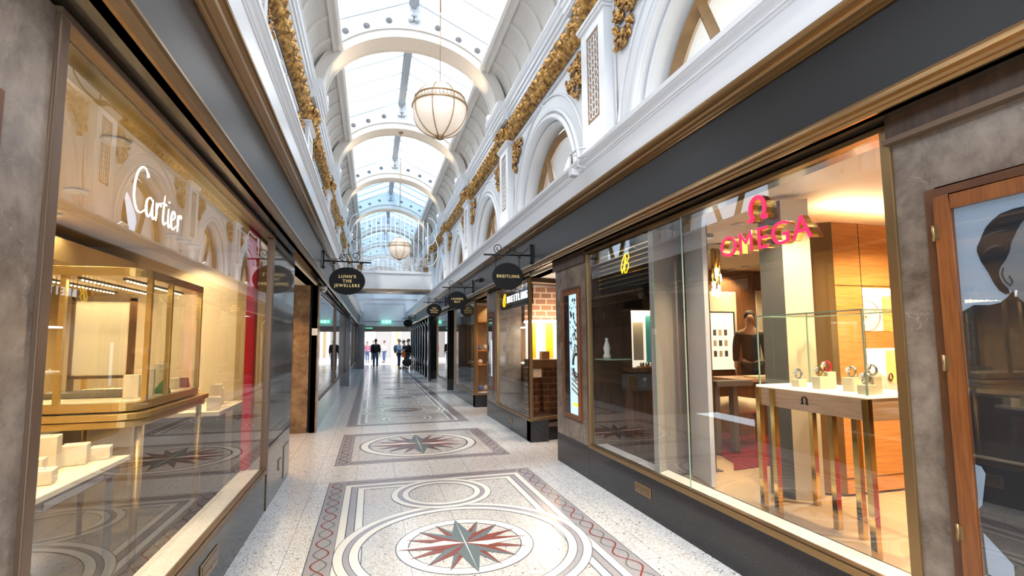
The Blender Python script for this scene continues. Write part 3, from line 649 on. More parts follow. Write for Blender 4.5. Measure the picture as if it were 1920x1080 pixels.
# ribs and gabled diaphragms
def ell(a, bb, n=48, z0=6.58): return [(C0-a*math.cos(PI*i/n), z0+bb*math.sin(PI*i/n)) for i in range(n+1)]
for k, y in enumerate(PK):
    # the gable wall with portholes (flat curve with round holes, given thickness)
    cu = bpy.data.curves.new('c', 'CURVE'); cu.dimensions = '2D'; cu.fill_mode = 'BOTH'; cu.extrude = 0.17
    def spline(pts):
        sp = cu.splines.new('POLY'); sp.points.add(len(pts)-1)
        for i, (x, z) in enumerate(pts): sp.points[i].co = (x, z, 0, 1)
        sp.use_cyclic_u = True
    inner = ell(1.78, 1.34); spline(inner + [(C0+2.05, 6.58), (C0+2.02, 7.3), (C0+1.80, 7.95), (C0, 8.74), (C0-1.80, 7.95), (C0-2.02, 7.3), (C0-2.05, 6.58)])
    for hx, hz in ((0.507, 8.24), (0.95, 8.05), (1.36, 7.87)):
        for sg in (-1, 1): spline([(C0+sg*hx+0.070*math.cos(-2*PI*i/20), hz+0.070*math.sin(-2*PI*i/20)) for i in range(20)])
    co = bpy.data.objects.new('c', cu); COL.objects.link(co)
    me = bpy.data.meshes.new_from_object(co.evaluated_get(bpy.context.evaluated_depsgraph_get())); bpy.data.objects.remove(co)
    me.materials.clear(); me.materials.append(MATS['white_paint']); me.transform(Matrix.Translation((0, y, 0)) @ Matrix.Rotation(R(90), 4, 'X'))
    o = bpy.data.objects.new('ceiling', me); COL.objects.link(o); o['kind'] = 'structure'; o['label'] = 'white gabled rib wall with portholes'
    b = MB()
    def band(a0, b0, a1, b1, y0, y1, m='cream_paint'):
        A = ell(a0, b0); B = ell(a1, b1)[::-1]; b.prism_y(A+B, y0, y1, m, cap=False)
        n = len(A)
        for yy in (y0, y1):
            vs = [(x, yy, z) for x, z in A] + [(x, yy, z) for x, z in B[::-1]]; b.add(vs, [(i, i+1, i+1+n, i+n) for i in range(n-1)], m)
    band(1.75, 1.30, 1.92, 1.48, y-0.275, y+0.275)
    band(1.735, 1.285, 1.77, 1.32, y-0.285, y-0.225); band(1.735, 1.285, 1.77, 1.32, y+0.225, y+0.285)
    band(1.90, 1.46, 1.95, 1.51, y-0.30, y-0.265); band(1.90, 1.46, 1.95, 1.51, y+0.265, y+0.30)
    for i in range(1, 8):   # small collars on the soffit
        a = PI*i/8; x, z = C0-1.615*math.cos(a), 6.58+1.305*math.sin(a)
    struct(b, 'ceiling', 'cream arched rib across the vault')
# roof lights
for k in range(len(PK)-1):
    ya, yb = PK[k]+0.17, PK[k+1]-0.17; WIN[0] += 1
    root = thing('window_%d' % WIN[0], 'gabled roof light between two ribs', None, (C0, (ya+yb)/2, 8.0)); root['kind'] = 'structure'
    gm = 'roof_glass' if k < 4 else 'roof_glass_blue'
    for s in (1, -1):
        g = MB(); g.add([(X(s, 1.84), ya, 7.98), (X(s, 1.84), yb, 7.98), (C0, yb, 8.80), (C0, ya, 8.80)], [(0, 1, 2, 3)], gm); g.build('pane', root, fix=False)
        f = MB()
        for j in range(6):
            y = ya+(yb-ya)*j/5
            f.prism_y(side_prof(s, [(1.84, 7.93), (1.84, 7.975), (0, 8.795), (0, 8.75)]), y-0.012, y+0.012, 'roof_bar')
        f.build('glazing_bar', root)
    r = MB(); r.box(C0-0.10, C0+0.10, ya, yb, 8.66, 8.80, 'grey_metal'); r.box(C0-0.055, C0+0.055, ya, yb, 8.60, 8.66, 'roof_bar'); r.box(C0-0.03, C0+0.03, ya, yb, 8.57, 8.60, 'grey_metal'); r.build('ridge_beam', root)
    l = MB(); sl = -(8.80-7.98)/1.84
    for j in range(15):
        h = 1.62-0.095*j; z = 7.98+(1.84-h)*0.4457-0.07
        l.add([(X(-1, h), ya+0.62, z), (X(-1, h-0.045), ya+0.62, z+0.02), (X(-1, h-0.045), ya+0.80, z+0.02), (X(-1, h), ya+0.80, z), (X(-1, h), ya+0.62, z+0.03), (X(-1, h-0.045), ya+0.62, z+0.05), (X(-1, h-0.045), ya+0.80, z+0.05), (X(-1, h), ya+0.80, z+0.03)],
              [(0, 3, 2, 1), (4, 5, 6, 7), (0, 1, 5, 4), (1, 2, 6, 5), (2, 3, 7, 6), (3, 0, 4, 7)], 'roof_bar')
    for yy, w in ((ya+0.60, 0.03), (ya+0.80, 0.30)):
        l.add([(X(-1, 1.66), yy, 7.985), (X(-1, 0.16), yy, 8.655), (X(-1, 0.16), yy+w, 8.655), (X(-1, 1.66), yy+w, 7.985), (X(-1, 1.66), yy, 8.01), (X(-1, 0.16), yy, 8.68), (X(-1, 0.16), yy+w, 8.68), (X(-1, 1.66), yy+w, 8.01)],
              [(0, 3, 2, 1), (4, 5, 6, 7), (0, 1, 5, 4), (1, 2, 6, 5), (2, 3, 7, 6), (3, 0, 4, 7)], 'grey_metal')
    l.build('louvre_strip', root)
# end wall of the vault far away
b = MB(); b.box(-2.4, 3.9, PK[-1]+0.3, PK[-1]+0.5, 3.5, 8.9, 'white_paint'); struct(b, 'wall_back', 'end wall of the vault')
# arched windows of the upper storey
for s in (1, -1):
    for k in range(len(PK)-1):
        cy = (PK[k]+PK[k+1])/2; WIN[0] += 1; h = HW+0.36
        root = thing('window_%d' % WIN[0], 'arched upper window with brown timber tracery', None, (X(s, h), cy, ZL)); root['kind'] = 'structure'
        f = MB(); r0 = RA-0.07
        def tb(pts, rad): f.tube([(X(s, h), y, z) for y, z in pts], rad, 'wood_window', 4, smooth=False)
        tb([(cy+r0-.06, ZL)]+arc(cy, ZS, r0-.06, 0, 180, 40)+[(cy-r0+.06, ZL)], 0.085); tb([(cy-r0, ZL+0.06), (cy+r0, ZL+0.06)], 0.08)
        f.build('frame', root)
        for sg in (1, -1):
            t = MB(); a = R(58); q = (cy+sg*(r0-.08)*math.cos(a), ZS+(r0-.08)*math.sin(a))
            t.tube([(X(s, h), q[0], q[1]), (X(s, h), cy+sg*0.12, ZL+0.08)], 0.07, 'wood_window', 4, smooth=False); t.build('tracery_bar', root)
        g = MB(); A = [(cy+r0, ZL)]+arc(cy, ZS, r0, 0, 180, 32)+[(cy-r0, ZL)]
        g.add([(X(s, h+0.02), y, z) for y, z in A], [tuple(range(len(A)))], 'roof_glass'); g.build('pane', root, fix=False)
# ---------------------------------------------------------------- shop interiors (closed rooms)
def room(s, xa, xb, y0, y1, z0, z1, wall, floor_m, ceil, back=None, names=('right', 'left'), near=True, far=True):
    nm = 'right' if s > 0 else 'left'; t = 0.06
    b = MB(); b.box(xa, xb, y0, y1, z0-0.06, z0, floor_m); struct(b, 'floor', 'floor of a shop display')
    b = MB(); b.box(xa, xb, y0, y1, z1, z1+0.08, ceil); struct(b, 'ceiling', 'ceiling of a shop')
    b = MB(); b.box(xb, xb+t*s, y0, y1, z0-0.06, z1, back or wall); struct(b, 'wall_'+nm, 'rear wall of a shop')
    if near: b = MB(); b.box(xa, xb, y0-t, y0, z0-0.06, z1, wall); struct(b, 'wall_'+nm, 'side wall of a shop')
    if far: b = MB(); b.box(xa, xb, y1, y1+t, z0-0.06, z1, wall); struct(b, 'wall_'+nm, 'side wall of a shop')
GR, GL = X(1, H0), X(-1, H0)     # 2.44 / -0.97
# jeweller with the cream interior
room(-1, -0.985, -3.3, 1.80, 6.66, 0.02, 2.68, 'shop_cream', 'taupe', 'shop_ceiling', 'shop_gold')
b = MB(); b.box(-0.985, -1.16, 1.84, 5.3, 0.30, 0.40, 'sill_marble'); struct(b, 'trim_17', 'pale marble window board')
b = MB(); b.box(-2.6, -3.28, 1.85, 6.64, 2.30, 2.5, 'shop_gold'); b.box(-3.2, -3.29, 3.9, 3.95, 0.1, 2.6, 'taupe'); b.box(-3.2, -3.29, 5.0, 5.05, 0.1, 2.6, 'taupe'); b.box(-1.55, -1.2, 6.60, 6.65, 0.1, 2.5, 'shop_gold'); struct(b, 'trim_18', 'gold wall panelling')
# jeweller with the red letters
room(1, 2.47, 6.9, -1.2, 6.38, 0.30, 2.80, 'shop_cream', 'floor_oak', 'shop_cream', 'wood_brown', far=False)
room(1, 3.98, 6.9, 6.38, 7.4, 0.30, 2.80, 'shop_cream', 'floor_oak', 'shop_cream', 'wood_brown', near=False, far=False)
b = MB(); b.box(2.47, 3.98, 6.38, 6.44, 0.24, 2.8, 'wood_brown'); b.box(3.92, 3.98, 6.38, 7.46, 0.24, 2.8, 'wood_brown'); b.box(3.92, 6.96, 7.4, 7.46, 0.24, 2.88, 'wood_brown'); b.box(5.1, 6.12, 7.38, 7.4, 1.2, 2.42, 'stool_cream'); b.box(6.55, 6.88, 7.38, 7.4, 1.2, 2.45, 'stool_cream'); struct(b, 'wall_back', 'brown timber wall with pale panels')
b = MB(); b.box(2.455, 2.62, 1.84, 5.38, 0.33, 0.405, 'sill_marble'); struct(b, 'trim_19', 'pale window board')
b = MB(); b.box(2.60, 2.66, -1.0, 1.83, 0.3, 2.7, 'shop_cream'); struct(b, 'wall_right')
# watch shop seen through the far half of the same window: a dark timber bay
b = MB(); b.box(3.295, 3.33, 4.42, 5.47, 0.3, 2.79, 'wood_dark'); b.box(2.50, 3.33, 5.40, 5.47, 0.3, 2.79, 'wood_dark'); b.box(2.50, 3.33, 4.3, 5.47, 2.62, 2.66, 'wood_dark'); b.box(2.50, 3.33, 4.3, 5.47, 0.301, 0.31, 'wood_dark')
b.box(3.05, 3.33, 4.40, 4.46, 0.3, 2.79, 'wood_dark'); struct(b, 'wall_right', 'dark timber lining of the display bay')
b = MB(); b.prism_z([(2.49, 4.07), (3.05, 4.40), (3.05, 4.46), (2.47, 4.12)], 0.32, 2.66, 'grey_panel'); struct(b, 'wall_right', 'grey screen wall across the window')
b = MB(); b.prism_z([(2.485, 4.062), (2.492, 4.066), (2.488, 4.072), (2.481, 4.068)], 0.41, 2.6, 'glass_edge'); struct(b, 'trim_20')
b = MB(); b.box(3.0, 3.04, 4.26, 4.36, 0.32, 2.66, 'wood_brown'); b.prism_z([(2.94, 4.24), (2.85, 3.84), (2.88, 3.82), (3.02, 4.24)], 0.32, 2.70, 'white_paint'); struct(b, 'column', 'white post behind the glass')
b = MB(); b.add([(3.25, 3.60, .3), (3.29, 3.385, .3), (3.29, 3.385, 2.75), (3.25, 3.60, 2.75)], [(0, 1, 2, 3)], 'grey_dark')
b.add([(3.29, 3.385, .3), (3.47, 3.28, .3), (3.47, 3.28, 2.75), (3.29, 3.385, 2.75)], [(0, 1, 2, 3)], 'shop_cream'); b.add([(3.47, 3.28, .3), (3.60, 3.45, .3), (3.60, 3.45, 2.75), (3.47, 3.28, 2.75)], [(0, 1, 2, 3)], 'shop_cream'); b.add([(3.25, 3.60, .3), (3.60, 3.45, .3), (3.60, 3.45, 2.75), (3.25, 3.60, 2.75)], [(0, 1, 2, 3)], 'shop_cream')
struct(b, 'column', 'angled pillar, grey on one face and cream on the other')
# watch shop beyond the doorway: brick and timber
room(1, 2.47, 5.4, 7.72, 10.7, 0.28, 2.66, 'wood_brown', 'wood_dark', 'wood_dark', 'wood_dark', near=False)
b = MB(); b.box(3.08, 5.3, 7.86, 7.92, 0.28, 2.6, 'wood_brown'); b.box(2.75, 4.2, 9.0, 9.2, 1.95, 2.6, 'brick'); b.box(2.78, 3.02, 8.97, 9.2, 0.28, 1.1, 'brick'); b.box(3.10, 3.6, 8.97, 9.2, 0.28, 1.1, 'brick'); struct(b, 'wall_back', 'brick wall inside the watch shop')
for (y0, y1, wl, fm) in ((12.2, 15.3, 'shop_gold', 'wood_brown'), (16.8, 19.6, 'wood_brown', 'wood_dark')):
    room(1, 2.47, 4.2, y0, y1, 0.28, 2.64, wl, fm, 'shop_cream', near=(y0 > 16))
room(-1, -0.985, -3.0, 9.95, 19.35, 0.45, 2.62, 'grey_panel', 'taupe', 'shop_cream', 'grey_panel')
room(-1, -0.985, -2.4, 19.8, 31.7, 0.35, 2.62, 'wood_dark', 'taupe', 'wood_dark')
def lamp_disc(loc, r=0.035, m='lamp_warm', label='round recessed ceiling downlight', group=None, power=0, target=None, col=(1, .78, .48), ang=110, trim='white_gloss'):
    t = thing('downlight', label, 'ceiling light', loc, group)
    b = MB(); b.lathe([(r*0.15, -0.004), (r, -0.004)], m, 20, loc); b.add([], [], m); b.build('lens', t)
    b = MB(); b.lathe([(r, -0.005), (r*1.12, -0.012), (r*1.35, -0.010), (r*1.42, 0.0)], trim, 20, loc); b.build('trim_ring', t)
    if power: 
        l = spot('downlight_lamp', (loc[0], loc[1], loc[2]-0.02), target or (loc[0], loc[1], 0), power, col, ang, 0.05)
    return t
GD = 'downlights in the cream jeweller ceiling'
for i, (x, y, p) in enumerate(((-2.05, 4.20, 60), (-2.05, 3.80, 60), (-1.95, 5.72, 60), (-1.95, 6.02, 0), (-1.95, 6.30, 30), (-1.55, 2.35, 60), (-1.35, 3.1, 45), (-2.6, 5.0, 70))):
    lamp_disc((x, y, 2.675), 0.05, label='round warm downlight in the cream jeweller ceiling', group=GD, power=p*1.35, col=(1, .77, .44), ang=130)
GO = 'downlights over the red letter shop'
for i, (x, y, p) in enumerate(((3.70, 4.38, 0), (3.68, 4.04, 45), (5.99, 6.62, 30), (5.96, 6.92, 0), (5.9, 7.2, 25), (4.1, 2.5, 80), (3.0, 2.9, 55), (3.3, 1.6, 60), (4.8, 5.2, 35))):
    lamp_disc((x, y, 2.795), 0.045, label='round warm downlight in the ceiling behind the red letters', group=GO, power=p*2.3, col=(1, .76, .44), ang=130)
# ---- vitrine table
def vitrine():
    x0, x1, y0, y1 = -2.35, -1.47, 3.86, 5.18
    t = thing('vitrine', 'brass framed glass vitrine standing in the cream shop window', 'display case', (-1.9, 4.5, 0.02))
    def rr(xa, xb, ya, yb, r, n=6):
        p = []
        for cx, cy, a0 in ((xb-r, ya+r, -90), (xb-r, yb-r, 0), (xa+r, yb-r, 90), (xa+r, ya+r, 180)):
            p += [(cx+r*math.cos(R(a0+90*i/n)), cy+r*math.sin(R(a0+90*i/n))) for i in range(n+1)]
        return p
    b = MB(); b.prism_z(rr(x0, x1, y0, y1, 0.14), 1.145, 1.20, 'vitrine_brass'); b.prism_z(rr(x0+.02, x1-.02, y0+.02, y1-.02, 0.13), 1.20, 1.206, 'block_cream'); b.build('deck', t, bevel=0.004)
    b = MB(); b.prism_z(rr(x0-.06, x1+.05, y0-.06, y1+.16, 0.18), 1.095, 1.135, 'vitrine_brass'); b.prism_z(rr(x0-.04, x1+.03, y0-.04, y1+.12, 0.17), 1.045, 1.088, 'vitrine_brass'); b.build('table_top', t, bevel=0.004)
    b = MB(); b.prism_z(rr(x0, x1, y0, y1, 0.12), 2.03, 2.09, 'vitrine_brass')
    b.build('top_frame', t, bevel=0.004)
    b = MB(); 
    for xx in (x1-0.16, x1-0.42, x1-0.66):
        b.box(xx-0.012, xx+0.012, y0+0.12, y1-0.12, 2.018, 2.030, 'taupe')
        for j in range(20): b.ball((xx, y0+0.16+j*0.052, 2.016), 0.009, 'strip_warm', 6)
    b.build('light_strip', t)
    for x, y in ((x1-0.018, y0+0.15), (x1-0.45, y0+0.018), (x1-0.018, y0+0.52), (x1-0.018, y1-0.12), (x0+0.02, y0+0.1), (x0+0.02, y1-0.1)):
        b = MB(); b.box(x-0.016, x+0.016, y-0.016, y+0.016, 1.2, 2.03, 'vitrine_brass'); b.build('post', t)
    g = MB(); g.add([(x1-0.005, y0+0.15, 1.2), (x1-0.005, y1-0.12, 1.2), (x1-0.005, y1-0.12, 2.03), (x1-0.005, y0+0.15, 2.03)], [(0, 1, 2, 3)], 'case_glass'); g.add([(x0+.1, y0+0.005, 1.2), (x1-0.12, y0+0.005, 1.2), (x1-0.12, y0+0.005, 2.03), (x0+.1, y0+0.005, 2.03)], [(0, 1, 2, 3)], 'case_glass'); g.build('pane', t, fix=False)
    for x, y in ((x1-0.03, y0+0.12), (x1-0.03, y1+0.02), (x0+0.05, y0+0.1), (x0+.05, y1-.1)):
        b = MB(); b.tube([(x, y, 0.02), (x, y, 1.046)], 0.022, 'vitrine_brass', 12); b.build('leg', t)
vitrine()
t = thing('display_board', 'framed cream backdrop board inside the brass vitrine', 'display board', (-1.9, 4.35, 1.206))
b = MB(); b.box(-2.07, -1.73, 4.34, 4.36, 1.36, 1.90, 'block_cream'); b.build('board', t); b = MB()
b.box(-2.09, -2.07, 4.325, 4.375, 1.25, 1.92, 'bronze_dark'); b.box(-1.73, -1.70, 4.325, 4.375, 1.25, 1.92, 'bronze_dark'); b.box(-2.09, -1.70, 4.325, 4.375, 1.90, 1.93, 'bronze_dark'); b.box(-2.09, -1.70, 4.325, 4.375, 1.335, 1.355, 'bronze_dark'); b.build('frame', t)
b = MB(); b.box(-2.2, -1.70, 4.2, 4.45, 1.207, 1.25, 'taupe'); b.build('plinth', t, bevel=0.012)
def block(x, y, z, w, h, label, grp, rot=0.25, ring_=True):
    t = thing('display_block', label, 'display block', (x, y, z), grp); t.rotation_euler.z = rot
    b = MB(); b.box(x-w/2, x+w/2, y-w*.45, y+w*.45, z, z+h, 'block_cream'); b.build('block', t, bevel=0.004)
    if ring_:
        b = MB(); b.box(x-w*.2, x+w*.2, y-w*.1, y+w*.1, z+h-0.001, z+h+0.006, 'paper_white'); b.build('pad', t)
# low shelf with blocks near the glass
t = thing('display_shelf', 'low cream topped display shelf by the marble pier', 'display shelf', (-1.9, 3.0, 0.02))
b = MB(); b.box(-2.5, -1.46, 2.0, 3.78, 0.855, 0.885, 'block_cream'); b.build('top', t, bevel=0.004); b = MB(); b.box(-2.45, -1.49, 2.05, 3.72, 0.79, 0.855, 'taupe'); b.box(-1.5, -1.48, 2.95, 3.5, 0.80, 0.835, 'steel'); b.build('apron', t)
for x, y in ((-1.52, 3.68), (-2.4, 3.68), (-1.52, 2.1), (-2.4, 2.1)): b = MB(); b.box(x-.015, x+.015, y-.015, y+.015, 0.02, 0.8, 'taupe'); b.build('leg', t)
GB = 'cream display blocks on the low shelf'
for x, y, w, h, l in ((-1.56, 2.93, .09, .15, 'tall cream block nearest the pier on the low shelf'), (-1.60, 3.13, .125, .07, 'flat cream block before the tall ones on the low shelf'), (-1.74, 3.44, .125, .19, 'tallest cream block in the middle of the low shelf'), (-1.66, 3.58, .12, .115, 'cube shaped cream block beside the tallest'),
                      (-1.585, 3.70, .10, .075, 'small cream block at the end of the low shelf'), (-1.83, 3.22, .13, .17, 'broad cream block behind the flat one'), (-2.02, 3.42, .13, .24, 'high cream block at the back of the low shelf'), (-1.70, 3.265, .10, .10, 'low cream block between the flat and the tallest')):
    block(x, y, 0.886, w, h, l, GB)
t = thing('cabinet', 'long tan cabinet behind the brass vitrine', 'cabinet', (-2.85, 5.4, 0.02)); b = MB(); b.box(-3.17, -2.55, 4.0, 6.55, 0.021, 0.86, 'shop_gold'); b.build('body', t); b = MB(); b.box(-3.19, -2.5, 3.95, 6.58, 0.86, 0.90, 'block_cream'); b.build('top', t)
t = thing('display_shelf', 'far cream display shelf beside the red banner post', 'display shelf', (-1.6, 5.9, 0.02)); b = MB(); b.box(-2.2, -1.42, 5.55, 6.55, 0.88, 0.92, 'block_cream'); b.build('top', t); b = MB(); b.box(-2.1, -1.6, 5.7, 6.5, 0.02, 0.88, 'taupe'); b.build('body', t)
GC = 'small cream blocks on the far shelf'
for x, y, w, h in ((-1.52, 5.72, .12, .13), (-1.56, 5.95, .11, .24), (-1.60, 6.2, .10, .18), (-1.75, 5.85, .12, .20)): block(x, y, 0.921, w, h, 'small cream block on the far display shelf', GC)
GV = 'tiny cream blocks inside the vitrine'
for x, y, w, h in ((-1.62, 4.15, .09, .16), (-1.60, 4.60, .09, .22), (-1.60, 4.33, .10, .19), (-1.56, 4.24, .08, .08), (-1.60, 4.86, .09, .09)): block(x, y, 1.207, w, h, 'tiny cream block inside the brass vitrine', GV, ring_=False)
t = thing('green_cushion', 'small green display cushion in the vitrine', 'cushion', (-1.54, 4.46, 1.208)); b = MB(); b.lathe([(0.06, 0), (0.05, 0.03), (0.01, 0.09), (0, 0.095)], 'green_felt', 10, (-1.54, 4.46, 1.208)); b.build('cushion', t)
t = thing('name_card', 'dark slanted name card at the far end of the vitrine', 'card', (-1.56, 5.0, 1.207)); b = MB(); b.prism_x([(4.96, 1.207), (5.05, 1.207), (4.99, 1.29), (4.975, 1.29)], -1.63, -1.53, 'taupe'); b.build('card', t)
b = MB(); b.box(-1.235, -1.145, 5.60, 5.70, 0.03, 2.66, 'red_lacquer'); tag(b.build('red_post', bevel=0.01), 'bright red post rising at the far end of the cream shop window', 'post')
area('vitrine_lamp', (-1.85, 4.5, 2.01), 0.6, 1.0, 9, (1, .76, .42))
# ---- lettering on the cream window: a flowing script of lit strokes
def strokes(name, parts, parent, m, rad, sidex, y0, z0, sc, slant=0.0):
    for lab, lines in parts:
        b = MB()
        for ln in lines:
            P = [Vector((p[0]+slant*p[1], p[1])) for p in ln]; out = []
            for i in range(len(P)-1):
                p0 = P[max(i-1, 0)]; p1 = P[i]; p2 = P[i+1]; p3 = P[min(i+2, len(P)-1)]
                for q in range(5):
                    t = q/5; out.append(0.5*((2*p1)+(-p0+p2)*t+(2*p0-5*p1+4*p2-p3)*t*t+(-p0+3*p1-3*p2+p3)*t**3))
            out.append(P[-1]); n = len(out)
            b.tube([(sidex, y0+p.x*sc, z0+p.y*sc*0.60+(p.x*sc)*0.02) for p in out], [rad*(0.55+0.6*math.sin(PI*i/max(1, n-1))) for i in range(n)], m, 6)
        b.build(lab, parent)
ct = thing('shop_lettering', 'white lit flowing script lettering on the cream shop window', 'sign', (-0.99, 2.73, 2.17))
CART = [('letter', [[(0.92, 2.12), (0.86, 2.45), (0.60, 2.55), (0.28, 2.2), (0.08, 1.5), (0.05, 0.7), (0.25, 0.12), (0.55, 0.02), (0.85, 0.3)], [(0.92, 2.12), (1.0, 2.25), (0.86, 2.45)]]),
        ('letter', [[(1.42, 1.0), (1.22, 1.12), (0.98, 0.85), (0.95, 0.3), (1.1, 0.02), (1.3, 0.25), (1.46, 1.05)], [(1.46, 1.08), (1.42, 0.3), (1.52, 0.02), (1.68, 0.2)]]),
        ('letter', [[(1.72, 1.05), (1.76, 0.5), (1.74, 0.0)], [(1.76, 0.6), (1.9, 1.0), (2.04, 1.1), (2.12, 0.95)]]),
        ('letter', [[(2.42, 1.75), (2.36, 1.0), (2.34, 0.3), (2.44, 0.0), (2.62, 0.2)], [(2.15, 1.2), (2.4, 1.25), (2.62, 1.22)]]),
        ('letter', [[(2.80, 1.1), (2.78, 0.4), (2.88, 0.0), (3.04, 0.2)], [(2.82, 1.5), (2.84, 1.54)]]),
        ('letter', [[(3.10, 0.5), (3.40, 0.75), (3.38, 1.05), (3.22, 1.1), (3.08, 0.7), (3.12, 0.15), (3.3, 0.0), (3.56, 0.3)]]),
        ('letter', [[(3.70, 1.05), (3.74, 0.5), (3.72, 0.0)], [(3.74, 0.6), (3.86, 1.0), (4.0, 1.1), (4.08, 0.92)]])]
strokes('c', CART, ct, 'letter_lit', 0.0038, -0.992, 2.45, 2.155, 0.137)

# ---------------------------------------------------------------- red letter shop
ot = thing('shop_lettering', 'red letters and horseshoe emblem standing on the shop window', 'sign', (2.40, 2.67, 2.2))
cur = 3.02
for ch, w in (('O', .165), ('M', .17), ('E', .13), ('G', .165), ('A', .15)):
    for dx, m, nm, ex in ((0.0, 'red_letter', 'letter', 0.004), (0.028, 'brass_shiny', 'letter_return', 0.022)):
        text(nm, ch, 0.205, (2.40+dx, cur-w/2+0.005, 2.225), ROT_R, m, ot, ex, -0.001, sx=.92 if ch == 'M' else 1.06)
    cur -= w
b = MB(); R0 = 0.066; P = []
def omega(b, cx, cy, cz, r, thick, m, depth, plane_x=True):
    n = 28
    for x0, x1 in ((0, depth),):
        outer = []; inner = []
        for i in range(n+1):
            a = R(-58+296*i/n); tk = thick*(0.72+0.45*abs(math.cos(a)))
            outer.append((cy-(r+tk/2)*math.cos(a)*0.92, cz+(r+tk/2)*1.12*math.sin(a))); inner.append((cy-(r-tk/2)*math.cos(a)*0.92, cz+(r-tk/2)*1.12*math.sin(a)))
        for i in range(n): b.prism_x([outer[i], outer[i+1], inner[i+1], inner[i]], cx, cx+depth, m)
        zb = min(outer[0][1], inner[0][1])
        for sg, e in ((1, 0), (-1, n)):
            y = inner[e][0]; b.prism_x([(y-0.004*sg if sg > 0 else y+0.004, zb-0.004), (y-sg*r*0.82, zb-0.004), (y-sg*r*0.95, zb+thick*0.95), (y-sg*r*0.80, zb+thick*0.75), (y-sg*r*0.3, zb+thick*0.8)], cx, cx+depth, m)
omega(b, 2.394, 2.655, 2.43, 0.068, 0.026, 'red_letter', 0.006); b.build('emblem', ot); b = MB(); omega(b, 2.402, 2.650, 2.43, 0.066, 0.024, 'brass_shiny', 0.04); b.build('emblem_return', ot)
# display table with glass case
t = thing('display_table', 'oak display table on polished brass legs behind the red letters', 'table', (2.92, 2.8, 0.3))
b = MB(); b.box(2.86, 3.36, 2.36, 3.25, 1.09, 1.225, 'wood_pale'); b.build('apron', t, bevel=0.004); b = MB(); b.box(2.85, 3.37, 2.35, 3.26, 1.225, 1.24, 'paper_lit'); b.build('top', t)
for x, y in ((2.86, 3.24), (2.86, 3.10), (3.06, 2.80), (3.06, 2.62), (2.86, 2.37), (3.35, 3.24), (3.35, 2.37)):
    b = MB(); b.box(x-.02, x+.02, y-.02, y+.02, 0.3, 1.222 if x < 2.9 or x > 3.3 else 1.10, 'brass_shiny'); b.build('leg', t, bevel=0.002)
b = MB(); omega(b, 2.853, 2.82, 1.165, 0.022, 0.006, 'black_matt', 0.006); b.build('emblem', t)
t = thing('glass_case', 'clear glass case standing on the oak display table', 'display case', (3.1, 2.8, 1.24)); g = MB(); x0, x1, y0, y1, z0, z1 = 2.87, 3.35, 2.37, 3.24, 1.241, 1.76
for q in ([(x0, y0), (x0, y1)], [(x1, y0), (x1, y1)], [(x0, y0), (x1, y0)], [(x0, y1), (x1, y1)]):
    (a, c), (d, e) = q; g.add([(a, c, z0), (d, e, z0), (d, e, z1), (a, c, z1)], [(0, 1, 2, 3)], 'case_glass')
g.add([(x0, y0, z1), (x1, y0, z1), (x1, y1, z1), (x0, y1, z1)], [(0, 1, 2, 3)], 'case_glass'); g.build('pane', t, fix=False)
e = MB(); r = 0.0045
for a, c in ((x0, y0), (x0, y1), (x1, y0), (x1, y1)): e.box(a-r, a+r, c-r, c+r, z0, z1, 'glass_edge')
for c in (y0, y1): e.box(x0, x1, c-r, c+r, z1-r, z1+r, 'glass_edge')
for a in (x0, x1): e.box(a-r, a+r, y0, y1, z1-r, z1+r, 'glass_edge')
e.build('edge', t)
def watch(x, y, z, bh, label, w=.075, strap='steel', n=1):
    t = thing('watch_stand', label, 'watch stand', (x, y, z), 'watches in the glass case')
    b = MB(); b.box(x-w*.5, x+w*.5, y-w*.45, y+w*.45, z, z+bh, 'block_cream'); b.build('block', t, bevel=0.003)
    c = Vector((x, y, z+bh+0.036)); b = MB(); b.tube([(c.x+0.012*math.sin(a)*0, c.y+0.027*math.cos(a), c.z+0.033*math.sin(a)) for a in [2*PI*i/20 for i in range(20)]], 0.0075, strap, 6, closed=True); b.build('strap', t)
    b = MB(); b.lathe([(0, 0), (0.021, 0), (0.0225, 0.004), (0.021, 0.011), (0.0, 0.012)], 'steel', 20); M = Matrix.Translation((c.x, c.y+0.022, c.z+0.012)) @ Matrix.Rotation(R(-68), 4, 'Y') @ Matrix.Rotation(R(-15), 4, 'X'); b.xf(M); b.build('watch_case', t)
    b = MB(); b.lathe([(0, 0.0122), (0.0175, 0.0125)], 'paper_white', 20); b.xf(M); b.build('dial', t)
watch(2.98, 2.98, 1.241, .055, 'watch on the low cream block farthest from the marble pier')
watch(2.98, 2.80, 1.241, .085, 'watch with gilt strap on the paired cream block in the glass case', strap='brass_shiny'); watch(3.07, 2.82, 1.241, .115, 'watch on the raised block right behind the gilt strap watch', strap='red_lacquer')
watch(3.03, 2.60, 1.241, .09, 'watch on the lone middle cream block of the glass case', .085)
watch(3.02, 2.45, 1.241, .11, 'watch on the tall block near the case corner', .07); watch(2.94, 2.43, 1.241, .06, 'watch on the low front block near the case corner', .075)
